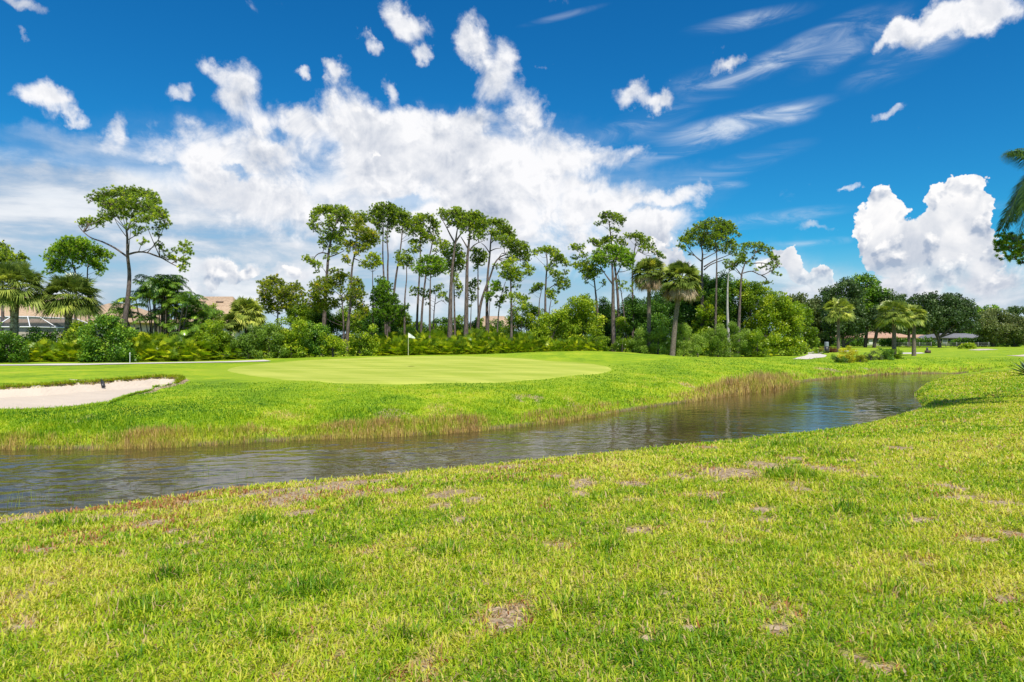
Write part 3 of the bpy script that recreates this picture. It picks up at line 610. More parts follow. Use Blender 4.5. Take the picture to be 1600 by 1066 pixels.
# scattered dead leaves and clippings on the lawn
A = Acc(); n_ = 1500; y = np.sqrt(rng.uniform(2.4 ** 2, 15 ** 2, n_)); x = rng.uniform(-1, 1, n_) * (.85 * y + 1); _, df_, dn_ = zone(x, y); k = (~_) & (dn_ < df_) & (dn_ > .3); x, y = x[k], y[k]; n_ = len(x)
q = np.stack([x, y, zg(x, y) + rng.uniform(.02, .055, n_)], 1); d = rdir(n_); d[:, 2] *= .25; d = unit(d)
leafs(A, q, d, rng.uniform(.02, .06, n_), rng.uniform(.004, .010, n_), rng.uniform(0, .5, n_), fold=.1, up=np.array([0, 0, 1.0]))
tag(A.build('leaf_litter', M['dead']), 'small dead leaves and dry clippings scattered through the lawn', 'leaf litter', kind='stuff')

# ------------------------------------------------------------------ tree builders
def seedr(*a): return np.random.default_rng(abs(hash(tuple(int(v * 10) for v in a))) % (2 ** 32))
def pine(trunk, puffs, Y, label, material='needle', tone=0.45, limbs=(), tr=None, tuft=0.22, k=1.0, cat='pine tree', group='tall pines behind the green', name='pine_tree', bark='bark'):
    r = seedr(trunk[0][0], Y); s = Y / F
    ctx = [p_[0] for p_ in puffs] or [trunk[-1][0]]; half = (max(ctx) - min(ctx)) / 2 * s
    bx = (trunk[0][0] - 800) * s; bz = gz(bx, Y) - 0.1
    T = [W(px, py, Y) for px, py in trunk]
    if T[0][2] > bz: T = [np.array([T[0][0] + (T[0][0] - T[1][0]) * .2, Y, bz])] + T
    else: T[0][2] = bz
    org = np.array([T[0][0], Y, bz + .1]); root = empty(name, org, label, cat, group)
    A = Acc(); tr = tr or 3.2 * s; n_ = len(T)
    hT = T[-1][2] - bz; R = [tr * (1.25 if i == 0 else 1) * (1 - .72 * max(0, (q[2] - bz) / hT)) for i, q in enumerate(T)]
    for i in range(1, n_): T[i][1] += r.normal(0, .12)
    tube(A, T, R, 9, .5)
    Tp = np.array(T)
    cen = []
    for (px, py, rx, ry) in puffs:
        dy = np.clip(r.normal(0, .42), -.85, .85) * half
        # an ellipse seen edge-on keeps its place in the picture: centre of each clump at its own depth
        c = W(px, py, Y + dy); cen.append((c, rx * s * 1.40, ry * s * 1.34))
    ext = []
    for i, (c, rx, ry) in enumerate(cen):                       # filling clumps join neighbouring ones into one crown
        ds = [(np.linalg.norm(c - c2), j) for j, (c2, _, _) in enumerate(cen) if j > i]
        for d_, j in sorted(ds)[:2]:
            if d_ < 2.2 * (rx + cen[j][1]): ext.append(((c + cen[j][0]) / 2 + np.array([0, 0, .08]), (rx + cen[j][1]) * .42, (ry + cen[j][2]) * .40))
    main_n = len(cen); cen = cen + ext
    Lm = [[W(*q, Y) for q in l] for l in limbs]
    for l in Lm:
        j = np.argmin(np.linalg.norm(Tp - l[0], axis=1)); l[0][1] = T[j][1]
        tube(A, l, np.linspace(tr * .32, tr * .10, len(l)), 6, .5)
    allp = [(q, tr * .2) for l in Lm for q in l[1:]]
    dense = np.array([Tp[i] * (1 - t) + Tp[i + 1] * t for i in range(len(Tp) - 1) for t in np.linspace(0, 1, 9)])
    dR = np.interp(np.arange(len(dense)) / 9, np.arange(len(R)), R)
    L = Acc()
    for ci, (c, rx, ry) in enumerate(cen):
        hd = np.hypot(dense[:, 0] - c[0], dense[:, 1] - c[1]); cost = np.abs((c[2] - dense[:, 2]) - .55 * hd - .1) + .25 * hd
        j = np.argmin(cost); st, sr = dense[j], dR[j]
        for q, qr in allp:
            if np.linalg.norm(q - c) < .8 * np.linalg.norm(st - c): st, sr = q, qr * 2
        sr = min(sr * .4, tr * .16)
        mid = (st + c) / 2 + np.array([r.normal(0, .1), r.normal(0, .1), -.04 * np.linalg.norm(c - st) + r.normal(0, .12)]) * min(1, np.linalg.norm(c - st))
        if np.linalg.norm(st - c) > .3 and ci < main_n: tube(A, [st, mid, c], [sr, sr * .65, sr * .28], 5, .45)
        nt = max(5, int(k * 4.3 * rx * ry / (tuft * tuft)))
        q = r.normal(size=(nt, 3)); q = unit(q) * (r.random((nt, 1)) ** .45); q[:, 2] = q[:, 2] * .85 + .1
        q = c + q * np.array([rx, rx * .95, ry])
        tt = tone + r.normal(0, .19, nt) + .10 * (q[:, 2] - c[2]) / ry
        for i in range(0, nt, 2):
            tube(A, [c * .8 + q[i] * .2 - np.array([0, 0, .04]), q[i]], [.022, .012], 3, .4)
        per = 40; rad = tuft * r.uniform(.6, 1.1, nt)
        d = rdir(nt * per, r); out = np.repeat(unit(q - c + np.array([0, 0, .35 * ry])), per, 0); d = unit(d + out * .55)
        needles(L, np.repeat(q, per, 0) - d * .02, d, np.repeat(rad, per) * r.uniform(.75, 1.1, nt * per), .017 + .006 * Y / 60, np.repeat(tt, per) + r.normal(0, .05, nt * per))
    A.build('trunk', M[bark], root, org, smooth=True)
    if puffs: L.build('crown', M[material], root, org)
    return root
def bushy(trunk, puffs, Y, label, material='broad', tone=.45, leaf=.16, k=1.0, tr=None, cat='shrub', group=None, name='shrub', bark='bark_dark', depth=1.0, droop=0.0, inner=.35, stems=True, low=None):
    """broad-leaved shrub or tree: puffs are (px, py, rx, ry[, dY])"""
    r = seedr(puffs[0][0], puffs[0][1], Y); s = Y / F
    if low is None: low = cat == 'shrub'
    bx = (trunk[0][0] - 800) * s; bz = gz(bx, Y) - .05
    T = [W(px, py, Y) for px, py in trunk]
    if T[0][2] > bz: T = [np.array([T[0][0], Y, bz])] + T
    else: T[0][2] = bz
    org = np.array([T[0][0], Y, bz + .05]); root = empty(name, org, label, cat, group)
    A = Acc(); tr = tr or .09
    tube(A, T, np.linspace(tr * 1.2, tr * .6, len(T)), 8)
    L = Acc(); top = np.array(T[-1])
    if low:                                          # the foliage comes down to the ground
        x0 = min(p_[0] - p_[2] for p_ in puffs if p_[1] > np.median([q_[1] for q_ in puffs]) - 1); x1 = max(p_[0] + p_[2] for p_ in puffs if p_[1] > np.median([q_[1] for q_ in puffs]) - 1)
        gy = HY - (bz - H) * F / Y; bot = max(p_[1] + p_[3] * .5 for p_ in puffs); hh = max(5, (gy - bot) * .5 + 3); nn = max(1, int((x1 - x0) / (hh * 1.5)))
        puffs = list(puffs) + [(x0 + (x1 - x0) * (i + .5) / nn, gy - hh * .75, max(hh * 1.1, (x1 - x0) / nn * .6), hh, r.uniform(-.3, .3)) for i in range(nn)]
    for pf in puffs:
        px, py, rx, ry = pf[:4]; rw, rh = rx * s * 1.08, ry * s * 1.08
        dy = pf[4] if len(pf) > 4 else r.uniform(-.5, .5) * rw
        c = W(px, py, Y + dy)
        st = T[-1] if np.linalg.norm(T[-1] - c) < np.linalg.norm(T[len(T) // 2] - c) else T[len(T) // 2]
        mid = (st + c) / 2 + r.normal(0, .1, 3)
        tube(A, [st, mid, c], [tr * .55, tr * .35, tr * .15], 5)
        # sub clumps over the ellipsoid make the outline uneven
        ns = max(5, int(9 * (rw * rh) ** .5)); u = unit(r.normal(size=(ns, 3))) * r.uniform(.45, .92, (ns, 1))
        sc_ = c + u * np.array([rw, rw * depth, rh]); sr_ = (rw * rh) ** .5 * r.uniform(.28, .5, ns)
        if stems:
            for q in sc_[::2]: tube(A, [c, (c + q) / 2 + r.normal(0, .05, 3), q], [tr * .2, tr * .12, tr * .06], 3)
        area = (sr_ ** 2) * 4 * np.pi; nl = (k * .95 * area / (leaf * leaf * .5)).astype(int) + 4
        cc_ = np.repeat(sc_, nl, 0); rr_ = np.repeat(sr_, nl); n_ = len(cc_)
        u = unit(r.normal(size=(n_, 3))); rad = np.where(r.random(n_) < inner, r.uniform(.2, .85, n_), r.uniform(.82, 1.08, n_))
        b_ = cc_ + u * (rr_ * rad)[:, None] * np.array([1, 1, .85])
        d = unit(u * .8 + rdir(n_, r) * .9 + np.array([0, 0, .15 - droop]))
        ct = np.repeat(r.normal(0, .10, ns), nl)
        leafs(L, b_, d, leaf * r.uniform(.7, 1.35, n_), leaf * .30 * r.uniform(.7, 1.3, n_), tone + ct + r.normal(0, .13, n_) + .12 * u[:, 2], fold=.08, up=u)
    A.build('stems' if cat == 'shrub' else 'trunk', M[bark], root, org, smooth=True)
    L.build('foliage' if cat == 'shrub' else 'crown', M[material], root, org)
    return root
def fan(A, hub, d, R, n_, r, tone, droop=.35, spread=2.7, w=.035):
    """one fan leaf: hub point, unit direction, radius"""
    d = unit(d); side = unit(np.cross(d, [0, 0, 1.0]) + r.normal(0, .15 + .5 * max(0, d[2]), 3)); side = unit(side - d * (side @ d)); nor = np.cross(side, d)
    a = np.linspace(-spread / 2, spread / 2, n_) + r.normal(0, .03, n_)
    dd = np.cos(a)[:, None] * d + np.sin(a)[:, None] * side + nor * (.18 * np.abs(a)[:, None])
    RR = R * (1 - .12 * np.abs(a)) * r.uniform(.88, 1.08, n_)
    m_ = hub + dd * (RR * .55)[:, None]; tip = hub + dd * RR[:, None]; tip[:, 2] -= droop * RR * r.uniform(.6, 1.3, n_)
    sd = unit(np.cross(dd, nor)) * w
    V = np.stack([np.broadcast_to(hub, (n_, 3)), m_ + sd, tip, m_ - sd], 1).reshape(-1, 3)
    A.add(V, np.arange(n_ * 4).reshape(n_, 4), tone + np.repeat(r.normal(0, .06, n_), 4))
def sabal(px, ycrown, rc, ybase, Y, label, group, skirt=False, lean=0.0, tr=.19, boots=False, nf=46, flower=False, tone=.5, rs=1.0, material='fan', density=20, name='cabbage_palm'):
    r = seedr(px, Y); s = Y / F
    c = W(px, ycrown, Y); bx = c[0] + lean; bz = gz(bx, Y) - .05 if ybase is None else min(gz(bx, Y), W(px, ybase, Y)[2]) - .05
    org = np.array([bx, Y, bz + .05]); root = empty(name, org, label, 'palm tree', group)
    A = Acc(); mid = np.array([bx * .6 + c[0] * .4, Y, bz * .5 + c[2] * .5])
    tube(A, [np.array([bx, Y, bz]), mid, c + [0, 0, .1]], [tr * 1.25, tr, tr * (.95 if not boots else 1.25)], 10)
    if boots:
        for i in range(70):
            t = r.uniform(.1, .98); a = r.uniform(0, 6.28); q = np.array([bx, Y, bz]) * (1 - t) + (c + [0, 0, -.1]) * t; o_ = np.array([math.cos(a), math.sin(a), 0])
            tube(A, [q + o_ * tr * .85, q + o_ * (tr + .09) + [0, 0, .16]], [.045, .03], 4, .7)
    A.build('trunk', M['boot' if boots else 'bark_palm'], root, org, smooth=True)
    L = Acc(); D = Acc(); Rr = rc * s; pet = Rr * .60; fr = Rr * .46 * rs; nf = int(nf * 1.9)
    for i in range(nf):
        t = (i + .5) / nf; el_ = math.radians(74 - (85 if skirt else 98) * t ** .85 + r.normal(0, 7)) ; a = i * 2.39996 + r.normal(0, .2)
        d = np.array([math.cos(a) * math.cos(el_), math.sin(a) * math.cos(el_), math.sin(el_)])
        hub = c + d * pet * r.uniform(.75, 1.1) + np.array([0, 0, -.12 * pet * (1 - d[2])])
        tube(L, [c + d * .05, (c + hub) / 2 + [0, 0, .06], hub], [.022, .018, .014], 3, tone + .15)
        d2 = unit(d + np.array([0, 0, -.22 * (1 - max(0, d[2]))]))
        fan(L, hub, d2, fr * r.uniform(.85, 1.1), density, r, tone + r.normal(0, .17), droop=.22 + .22 * (1 - max(0, d[2])), w=.030 + .0005 * Y)
    if skirt:
        for i in range(80):
            a = r.uniform(0, 6.28); el_ = math.radians(r.uniform(-75, -5)); d = np.array([math.cos(a) * math.cos(el_), math.sin(a) * math.cos(el_), math.sin(el_)])
            hub = c + np.array([math.cos(a), math.sin(a), 0]) * pet * r.uniform(.35, .95) + [0, 0, -.1 - r.uniform(0, .5) * pet]
            tube(D, [c, hub], [.02, .015], 3, .5)
            fan(D, hub, unit(d * .6 + [0, 0, -.75]), fr * r.uniform(.85, 1.2), 18, r, r.uniform(.15, .8), droop=.35, spread=1.9, w=.045)
    L.build('fronds', M[material], root, org)
    if skirt: D.build('dead_fronds', M['dead'], root, org)
    if flower:
        for i in range(5):
            a = r.uniform(0, 6.28); d = np.array([math.cos(a), math.sin(a), .6]); e = c + d * Rr * r.uniform(.6, .9)
            Fl = Acc(); q = e + r.normal(0, .15, (90, 3)) * [1, 1, .8]; dd = rdir(90, r); leafs(Fl, q, dd, .12, .025, r.uniform(.3, .9, 90))
            tube(Fl, [c, (c + e) / 2 + [0, 0, .2], e], [.02, .02, .01], 3, .3)
            Fl.build('flower_stalk', M['croton'], root, org)
    return root
def frond(A, base, d, L_, r, tone, droop=1.0, nl=34, ll=.5, w=.022, twist=0.0):
    """feather leaf: rachis arching from base along d and falling under its weight"""
    n_ = 14; t = np.linspace(0, 1, n_); d = unit(np.asarray(d, float)); P_ = base + d * (t * L_)[:, None]; P_[:, 2] -= droop * L_ * .55 * t ** 2.2
    h_ = np.array([d[0], d[1], 0]); P_ -= h_ * (L_ * .12 * droop * t ** 3)[:, None]
    tube(A, P_[::2], np.linspace(.028, .008, len(P_[::2])), 4, tone + .2)
    u = np.linspace(.14, .99, nl); B_ = np.stack([np.interp(u, t, P_[:, i]) for i in range(3)], 1); T = unit(np.stack([np.interp(u, t, np.gradient(P_[:, i])) for i in range(3)], 1))
    S = unit(np.cross(T, [0, 0, 1.0])); N = np.cross(S, T); ln = ll * np.sin(np.pi * (.12 + .84 * u)) ** .7
    for sg_ in (-1, 1):
        dd = unit(S * sg_ * .8 + T * .75 + N * r.uniform(-.15, .35, (nl, 1)) + np.array([0, 0, -.28]) + r.normal(0, .10, (nl, 3)))
        m_ = B_ + dd * (ln * .5)[:, None]; tip = B_ + dd * ln[:, None] + np.array([0, 0, -1.0]) * (ln * .28)[:, None]; sd = unit(np.cross(dd, N)) * w
        V = np.stack([B_, m_ + sd, tip, m_ - sd], 1).reshape(-1, 3); A.add(V, np.arange(nl * 4).reshape(nl, 4), np.repeat(tone + r.normal(0, .09, nl), 4))

PG = 'tall pines behind the green'
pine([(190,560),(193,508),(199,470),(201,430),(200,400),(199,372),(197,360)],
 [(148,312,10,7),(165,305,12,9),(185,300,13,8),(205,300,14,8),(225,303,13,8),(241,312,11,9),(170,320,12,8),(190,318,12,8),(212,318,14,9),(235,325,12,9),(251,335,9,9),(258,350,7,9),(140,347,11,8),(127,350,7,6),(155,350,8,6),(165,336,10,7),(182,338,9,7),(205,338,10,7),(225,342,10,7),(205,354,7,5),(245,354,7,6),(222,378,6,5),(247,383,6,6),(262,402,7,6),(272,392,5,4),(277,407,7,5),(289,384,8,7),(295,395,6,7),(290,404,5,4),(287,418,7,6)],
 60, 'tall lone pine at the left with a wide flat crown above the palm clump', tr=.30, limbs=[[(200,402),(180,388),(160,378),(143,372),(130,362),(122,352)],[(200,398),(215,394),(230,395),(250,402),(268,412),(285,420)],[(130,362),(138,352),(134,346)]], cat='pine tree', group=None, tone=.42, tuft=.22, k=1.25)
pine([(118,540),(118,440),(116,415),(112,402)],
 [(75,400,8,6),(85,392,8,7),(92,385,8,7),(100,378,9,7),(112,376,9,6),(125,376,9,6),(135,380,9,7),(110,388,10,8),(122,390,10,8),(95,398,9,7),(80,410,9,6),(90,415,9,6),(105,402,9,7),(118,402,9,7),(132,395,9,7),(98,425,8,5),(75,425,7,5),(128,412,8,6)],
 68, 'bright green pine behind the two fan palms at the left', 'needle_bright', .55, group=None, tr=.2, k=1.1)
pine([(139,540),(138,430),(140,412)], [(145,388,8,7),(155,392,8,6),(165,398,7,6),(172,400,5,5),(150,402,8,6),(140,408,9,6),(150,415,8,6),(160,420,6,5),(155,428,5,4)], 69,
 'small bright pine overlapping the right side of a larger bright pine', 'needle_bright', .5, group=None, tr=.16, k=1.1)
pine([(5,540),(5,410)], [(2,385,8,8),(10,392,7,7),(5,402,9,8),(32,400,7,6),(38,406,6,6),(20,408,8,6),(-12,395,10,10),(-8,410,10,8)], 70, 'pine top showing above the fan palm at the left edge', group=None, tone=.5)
TP = [
 ([(504,545),(508,470),(511,430),(515,390),(522,360),(528,340)], [(488,350,6,8),(492,338,7,7),(497,330,7,7),(506,326,8,6),(515,331,8,7),(522,327,8,7),(532,330,8,7),(540,330,7,7),(545,338,8,7),(530,343,8,7),(518,342,7,6),(492,358,6,5),(512,349,6,5),(515,368,8,7),(508,374,7,6),(504,382,6,6),(523,372,7,6),(531,365,8,6),(541,357,8,7),(522,393,7,6),(530,386,6,5),(478,404,6,5),(485,409,5,5),(492,412,5,4),(499,416,4,5),(494,425,5,3)], 74, 'leftmost tall pine of the row, with a drooping side branch on its left', .5, 'needle', [[(512,397),(504,395),(497,397),(492,402),(490,410)],[(515,402),(525,398),(538,392)]], .27),
 ([(541,552),(545,500),(548,470),(549,430),(553,405),(557,390),(556,370)], [(553,340,7,6),(560,345,7,6),(562,355,8,7),(555,361,8,7),(568,362,8,7),(578,363,8,6),(585,368,7,6),(588,376,5,6),(575,375,8,6),(565,375,7,6),(545,380,7,5),(540,384,6,5),(552,382,6,5),(560,392,7,5),(570,388,7,6),(580,382,6,6),(538,404,5,7),(545,409,4,5)], 67.5, 'slender pine with a yellow green crown rooted at the edge of the green', .5, 'needle_yellow', [[(553,404),(562,408),(572,415)]], .20),
 ([(583,535),(582,470),(582,425)], [(577,403,6,5),(585,400,7,6),(590,410,6,5),(583,417,6,5),(566,412,5,6),(574,417,5,5),(595,413,4,5)], 72, 'thin small pine just right of the yellow green pine', .6, 'needle', [], .13),
 ([(603,530),(600,440),(598,400),(598,370),(599,350)], [(588,325,8,7),(580,335,7,6),(590,338,7,7),(597,323,8,6),(600,335,8,8),(585,348,6,5),(593,352,7,6),(596,365,5,5),(562,335,6,5),(570,340,6,5),(566,347,6,5)], 80, 'straight pine, left stem of the high trio beside the yellow green pine', .38, 'needle', [], .18),
 ([(608,530),(606,430),(607,400),(605,370),(606,350)], [(605,322,8,6),(613,325,7,6),(618,332,8,7),(610,335,8,7),(615,345,7,6),(607,350,7,6),(620,350,6,5),(602,378,4,4),(606,363,4,4)], 79, 'straight pine, middle stem of the high trio with a rounded dark crown', .36, 'needle', [], .18),
 ([(606,545),(610,490),(614,465),(619,430),(624,400),(627,375),(629,358)], [(625,333,8,8),(632,338,8,7),(640,345,8,7),(645,355,7,7),(635,352,8,6),(628,346,7,6),(648,365,5,5),(622,360,6,4),(640,365,5,4),(622,395,5,5),(645,392,6,4),(620,405,4,5)], 77, 'slightly leaning pine, right stem of the high trio', .5, 'needle', [[(621,412),(630,402),(642,395)]], .2),
 ([(632,535),(633,470),(635,435),(635,415)], [(627,405,6,5),(635,403,7,4),(642,406,5,4),(628,415,6,5),(640,415,5,5)], 74, 'small pine with a bare lower trunk standing alone against the clouds', .55, 'needle', [], .15),
 ([(651,540),(652,490),(655,430),(657,390),(657,365)], [(655,338,7,5),(649,343,5,5),(662,340,6,5),(658,350,6,6),(652,358,7,5),(660,362,7,6),(666,368,5,5),(650,378,7,4),(643,381,4,4),(662,378,5,4),(655,392,4,4),(646,395,4,4)], 76, 'thin airy pine with its trunk straight and open top, left of two thin ones', .45, 'needle', [], .17),
 ([(657,535),(660,480),(664,440),(668,412),(674,388),(677,360),(675,350)], [(670,338,6,5),(676,345,5,5),(682,350,6,5),(685,361,4,6),(672,355,5,5),(666,373,6,6),(673,372,5,5),(682,375,5,5),(690,385,6,5),(697,380,5,4),(700,388,4,4),(680,392,4,4)], 78, 'thin airy pine leaning right, the right one of two thin ones', .45, 'needle', [[(667,414),(675,400),(682,395)],[(676,400),(685,393),(692,388)]], .17),
 ([(671,535),(672,470),(673,430)], [(665,406,9,6),(675,404,9,6),(685,408,9,6),(690,416,8,6),(680,418,10,7),(668,418,9,7),(655,413,7,5),(650,423,6,6),(690,426,7,5),(660,428,7,5),(675,428,8,5)], 72, 'shorter pine with a dense dark green crown in the middle of the row', .42, 'needle_bright', [], .17),
 ([(702,545),(703,520),(704,470),(706,430),(710,390),(712,378)], [(690,333,8,7),(698,338,8,7),(707,333,8,7),(716,330,8,6),(722,336,8,7),(727,345,8,8),(712,345,7,6),(718,353,7,6),(703,352,4,4),(722,360,5,5)], 73, 'thick trunked pine whose top forks into a broad crown, centre of the row', .42, 'needle', [[(711,380),(704,368),(698,356),(692,345)],[(712,378),(720,366),(728,358)],[(712,377),(714,362),(716,350)]], .33),
 ([(711,535),(710,480),(709,425)], [(712,384,7,6),(700,393,7,5),(692,397,6,4),(706,400,8,6),(718,396,7,6),(722,406,6,7),(715,412,8,6),(702,412,7,6),(722,420,5,5),(710,424,7,5),(697,420,6,5),(712,440,6,6),(720,450,5,5),(715,462,4,4)], 75, 'mid height pine directly behind the thick forked pine', .5, 'needle', [], .17),
 ([(727,545),(728,520),(729,470),(730,410),(732,385),(734,365),(735,350)], [(730,340,8,7),(738,335,8,6),(746,337,8,7),(753,343,8,7),(758,352,6,6),(748,350,8,7),(738,350,8,7),(728,352,7,6),(742,362,7,6),(752,364,7,6),(757,373,4,4),(732,372,4,4),(745,374,4,4)], 74, 'pine with a broad dome crown and thick straight trunk, right of the forked pine', .42, 'needle', [[(731,388),(725,378),(720,370)],[(733,392),(740,384),(748,379)]], .31),
 ([(748,540),(747,470),(747,420),(748,395)], [(740,392,6,5),(750,395,6,6),(757,400,5,6),(740,405,5,6),(746,410,5,5),(755,410,5,4),(743,420,4,4)], 77, 'thin pine stem between the dome crowned pine and the leaning pine', .45, 'needle', [], .14),
 ([(744,540),(748,495),(752,472),(759,450),(766,432),(773,412),(781,402),(790,398)], [(783,372,7,5),(790,383,8,7),(797,375,7,7),(803,385,8,7),(810,382,6,5),(808,395,7,6),(800,401,7,6),(815,390,6,6),(822,384,5,5),(824,395,5,6),(818,405,5,6),(826,406,4,5),(775,417,5,4),(795,411,6,4)], 76, 'strongly leaning pine with its crown off to the right', .5, 'needle', [[(773,412),(778,405),(784,396)]], .24),
 ([(761,540),(761,470),(762,430),(765,400),(767,375),(769,355)], [(757,350,6,6),(764,350,7,5),(771,346,7,5),(778,347,7,6),(785,350,8,6),(790,357,7,7),(797,365,7,7),(788,366,7,6),(778,362,7,6),(768,365,6,5),(775,373,6,5),(803,372,6,6)], 79, 'pine with a vertical trunk crossing behind the leaning pine', .42, 'needle', [[(767,380),(774,374),(782,372)],[(766,392),(774,389),(783,388)],[(765,395),(758,385),(752,380)]], .23),
 ([(763,540),(764,500),(766,465)], [(770,445,6,5),(777,450,6,5),(768,458,5,5),(763,470,5,4),(778,443,4,4),(760,462,4,4)], 72, 'young low pine in front of the vertical trunk', .5, 'needle_bright', [], .1),
 ([(799,535),(799,480),(798,440),(798,415)], [(800,408,7,6),(790,414,6,5),(786,423,6,6),(797,420,8,7),(808,424,7,6),(785,433,5,4),(795,434,7,6),(806,438,7,5),(813,431,5,5),(820,416,6,6),(828,427,5,5),(832,421,4,4),(795,462,6,4),(808,462,7,5),(815,468,6,5),(818,477,4,4),(824,467,4,5),(803,471,4,3),(812,483,4,2)], 71, 'pine with two tiers of foliage at the right end of the dense row', .5, 'needle', [], .18),
 ([(776,540),(779,490),(784,460),(790,440)], [(783,470,6,5),(788,464,5,4),(778,478,4,4),(775,452,6,4),(790,452,4,4)], 73, 'thin crooked young pine left of the two tiered pine', .5, 'needle', [], .11),
 ([(853,535),(852,480),(853,440),(855,410),(853,395)], [(840,393,7,5),(834,398,4,4),(848,391,6,5),(857,390,7,6),(865,394,7,6),(872,400,7,6),(878,408,6,6),(868,408,7,5),(884,414,4,6),(855,420,4,5),(864,425,5,4),(875,429,6,5),(884,440,6,6),(880,450,6,5),(870,440,5,4),(872,455,4,4),(888,446,3,4)], 76, 'isolated pine in the gap between the two pine groups', .5, 'needle', [[(853,455),(865,446),(878,440)]], .19),
 ([(841,530),(842,490),(843,470),(846,455)], [(834,452,5,4),(840,446,6,5),(847,449,5,5),(831,458,4,3)], 75, 'small pine left of the isolated pine in the gap', .45, 'needle', [], .13),
 ([(857,530),(858,490),(861,470)], [(857,460,5,5),(864,465,5,4),(868,473,3,3),(861,455,5,4)], 74, 'small pine right of the isolated pine in the gap', .5, 'needle', [], .12),
 ([(934,545),(933,490),(930,450),(927,425)], [(895,386,6,6),(905,388,6,5),(911,384,4,4),(894,414,5,4),(900,419,5,4),(908,412,6,5),(912,421,7,6),(920,410,7,6),(925,420,8,7),(918,431,7,5),(928,432,7,5),(935,424,7,6),(915,440,3,4),(942,443,5,5)], 74, 'pine with a thin curved trunk at the left of the right hand group', .42, 'needle', [[(928,430),(920,410),(912,396),(905,391)]], .2),
 ([(966,545),(966,480),(962,425),(957,395),(955,372),(953,360),(952,348)], [(940,337,5,4),(945,346,4,4),(935,350,5,4),(950,334,6,4),(958,337,6,5),(966,337,5,4),(972,344,5,5),(972,352,4,3),(960,346,5,4),(950,372,6,4),(958,372,7,5),(967,376,7,5),(945,378,6,5),(925,376,6,5),(932,380,6,5),(937,386,5,4),(975,382,6,5)], 78, 'tallest pine of the right hand group with a small separate tuft on top', .4, 'needle', [[(957,395),(945,388),(932,384)]], .22),
 ([(959,545),(959,533),(958,500),(958,450),(957,430),(957,410)], [(935,395,7,6),(945,390,8,7),(955,387,8,6),(965,388,8,6),(975,392,8,6),(983,398,7,7),(988,408,5,7),(978,408,8,7),(968,402,8,7),(957,400,8,7),(946,402,8,7),(936,408,8,7),(928,405,7,6),(985,420,4,5),(972,414,6,4),(945,415,7,5)], 72, 'thick trunked pine with a bright green dome crown', .5, 'needle_bright', [[(958,445),(948,432),(940,420)],[(958,440),(966,425),(972,412)]], .31),
 ([(989,540),(989,480),(988,440),(990,400),(994,380)], [(978,369,5,4),(985,371,5,4),(993,367,6,5),(1000,370,6,5),(1008,376,5,5),(1014,375,4,4),(1018,383,4,5),(1010,386,5,4),(1000,382,6,4),(1003,391,4,3),(1025,395,5,4),(1032,398,4,4),(1037,403,3,3)], 77, 'pine with a loose crown rising left of the skirted palm', .4, 'needle', [[(990,405),(996,392),(1000,380)]], .18),
 ([(980,545),(975,490),(970,450),(966,430)], [(972,450,4,3),(985,455,3,4),(967,441,4,4),(988,443,3,3)], 75, 'thin nearly bare pine stem behind the bright dome crowned pine', .4, 'needle', [[(973,470),(985,460),(994,448)],[(972,455),(963,452),(955,460)]], .11),
 ([(1097,545),(1097,425),(1098,398),(1096,385)], [(1062,385,5,4),(1066,376,6,5),(1072,370,6,5),(1070,388,4,4),(1080,362,7,6),(1083,374,7,6),(1090,355,7,6),(1095,366,8,7),(1102,353,7,6),(1107,363,8,7),(1105,375,8,7),(1095,380,7,5),(1112,346,6,5),(1118,382,7,6),(1140,378,7,6),(1147,385,7,6),(1108,388,7,5),(1078,398,3,2),(1128,392,6,5),(1150,398,6,4)], 80, 'large spreading pine with many upswept limbs right of the palms', .4, 'needle', [[(1096,408),(1086,400),(1078,390)],[(1099,405),(1112,398),(1122,392)],[(1100,417),(1115,408),(1130,402),(1140,398)],[(1100,422),(1110,414),(1125,408),(1138,404)]], .27),
 ([(1117,545),(1118,450),(1119,400),(1118,375)], [(1120,343,6,4),(1118,355,8,7),(1128,358,7,7),(1132,349,6,5),(1140,351,6,5),(1120,368,8,7),(1130,373,8,7),(1137,362,7,7),(1147,358,5,5),(1152,368,4,4),(1112,372,7,6)], 77, 'slim straight pine overlapping the large spreading pine', .45, 'needle', [], .17),
 ([(1152,550),(1155,490),(1158,440),(1160,425),(1165,410)], [(1160,386,5,5),(1168,383,4,4),(1176,385,5,4),(1186,383,6,5),(1193,388,5,5),(1200,395,5,6),(1205,390,4,4),(1160,396,6,5),(1154,406,5,4),(1165,408,6,5),(1178,404,4,4),(1206,412,5,5),(1213,405,5,5),(1215,415,5,4),(1208,425,4,3),(1219,430,3,3),(1192,418,3,3),(1182,421,3,3),(1145,418,6,4),(1150,411,6,5),(1133,410,4,4),(1138,419,5,4),(1185,444,3,3),(1195,442,4,3),(1203,442,4,3)], 76, 'open crowned pine with long crooked limbs at the right end of the pines', .4, 'needle', [[(1161,427),(1175,424),(1190,430),(1205,423),(1216,416)],[(1164,412),(1174,404),(1180,396),(1186,388)],[(1160,432),(1152,422),(1144,412)],[(1190,430),(1198,436),(1196,442)],[(1172,412),(1190,411),(1204,414)]], .23),
]
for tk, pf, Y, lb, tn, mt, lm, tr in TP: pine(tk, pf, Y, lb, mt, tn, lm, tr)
pine([(677,535),(678,490),(681,462)], [(648,451,5,4),(645,460,5,4),(668,461,6,5),(680,455,6,4),(690,462,6,5),(697,469,5,4),(688,449,6,5),(668,475,4,3)], 74, 'low twisted pine under the dense dark crown', group=PG, tr=.12, limbs=[[(680,475),(690,470),(698,476)]])
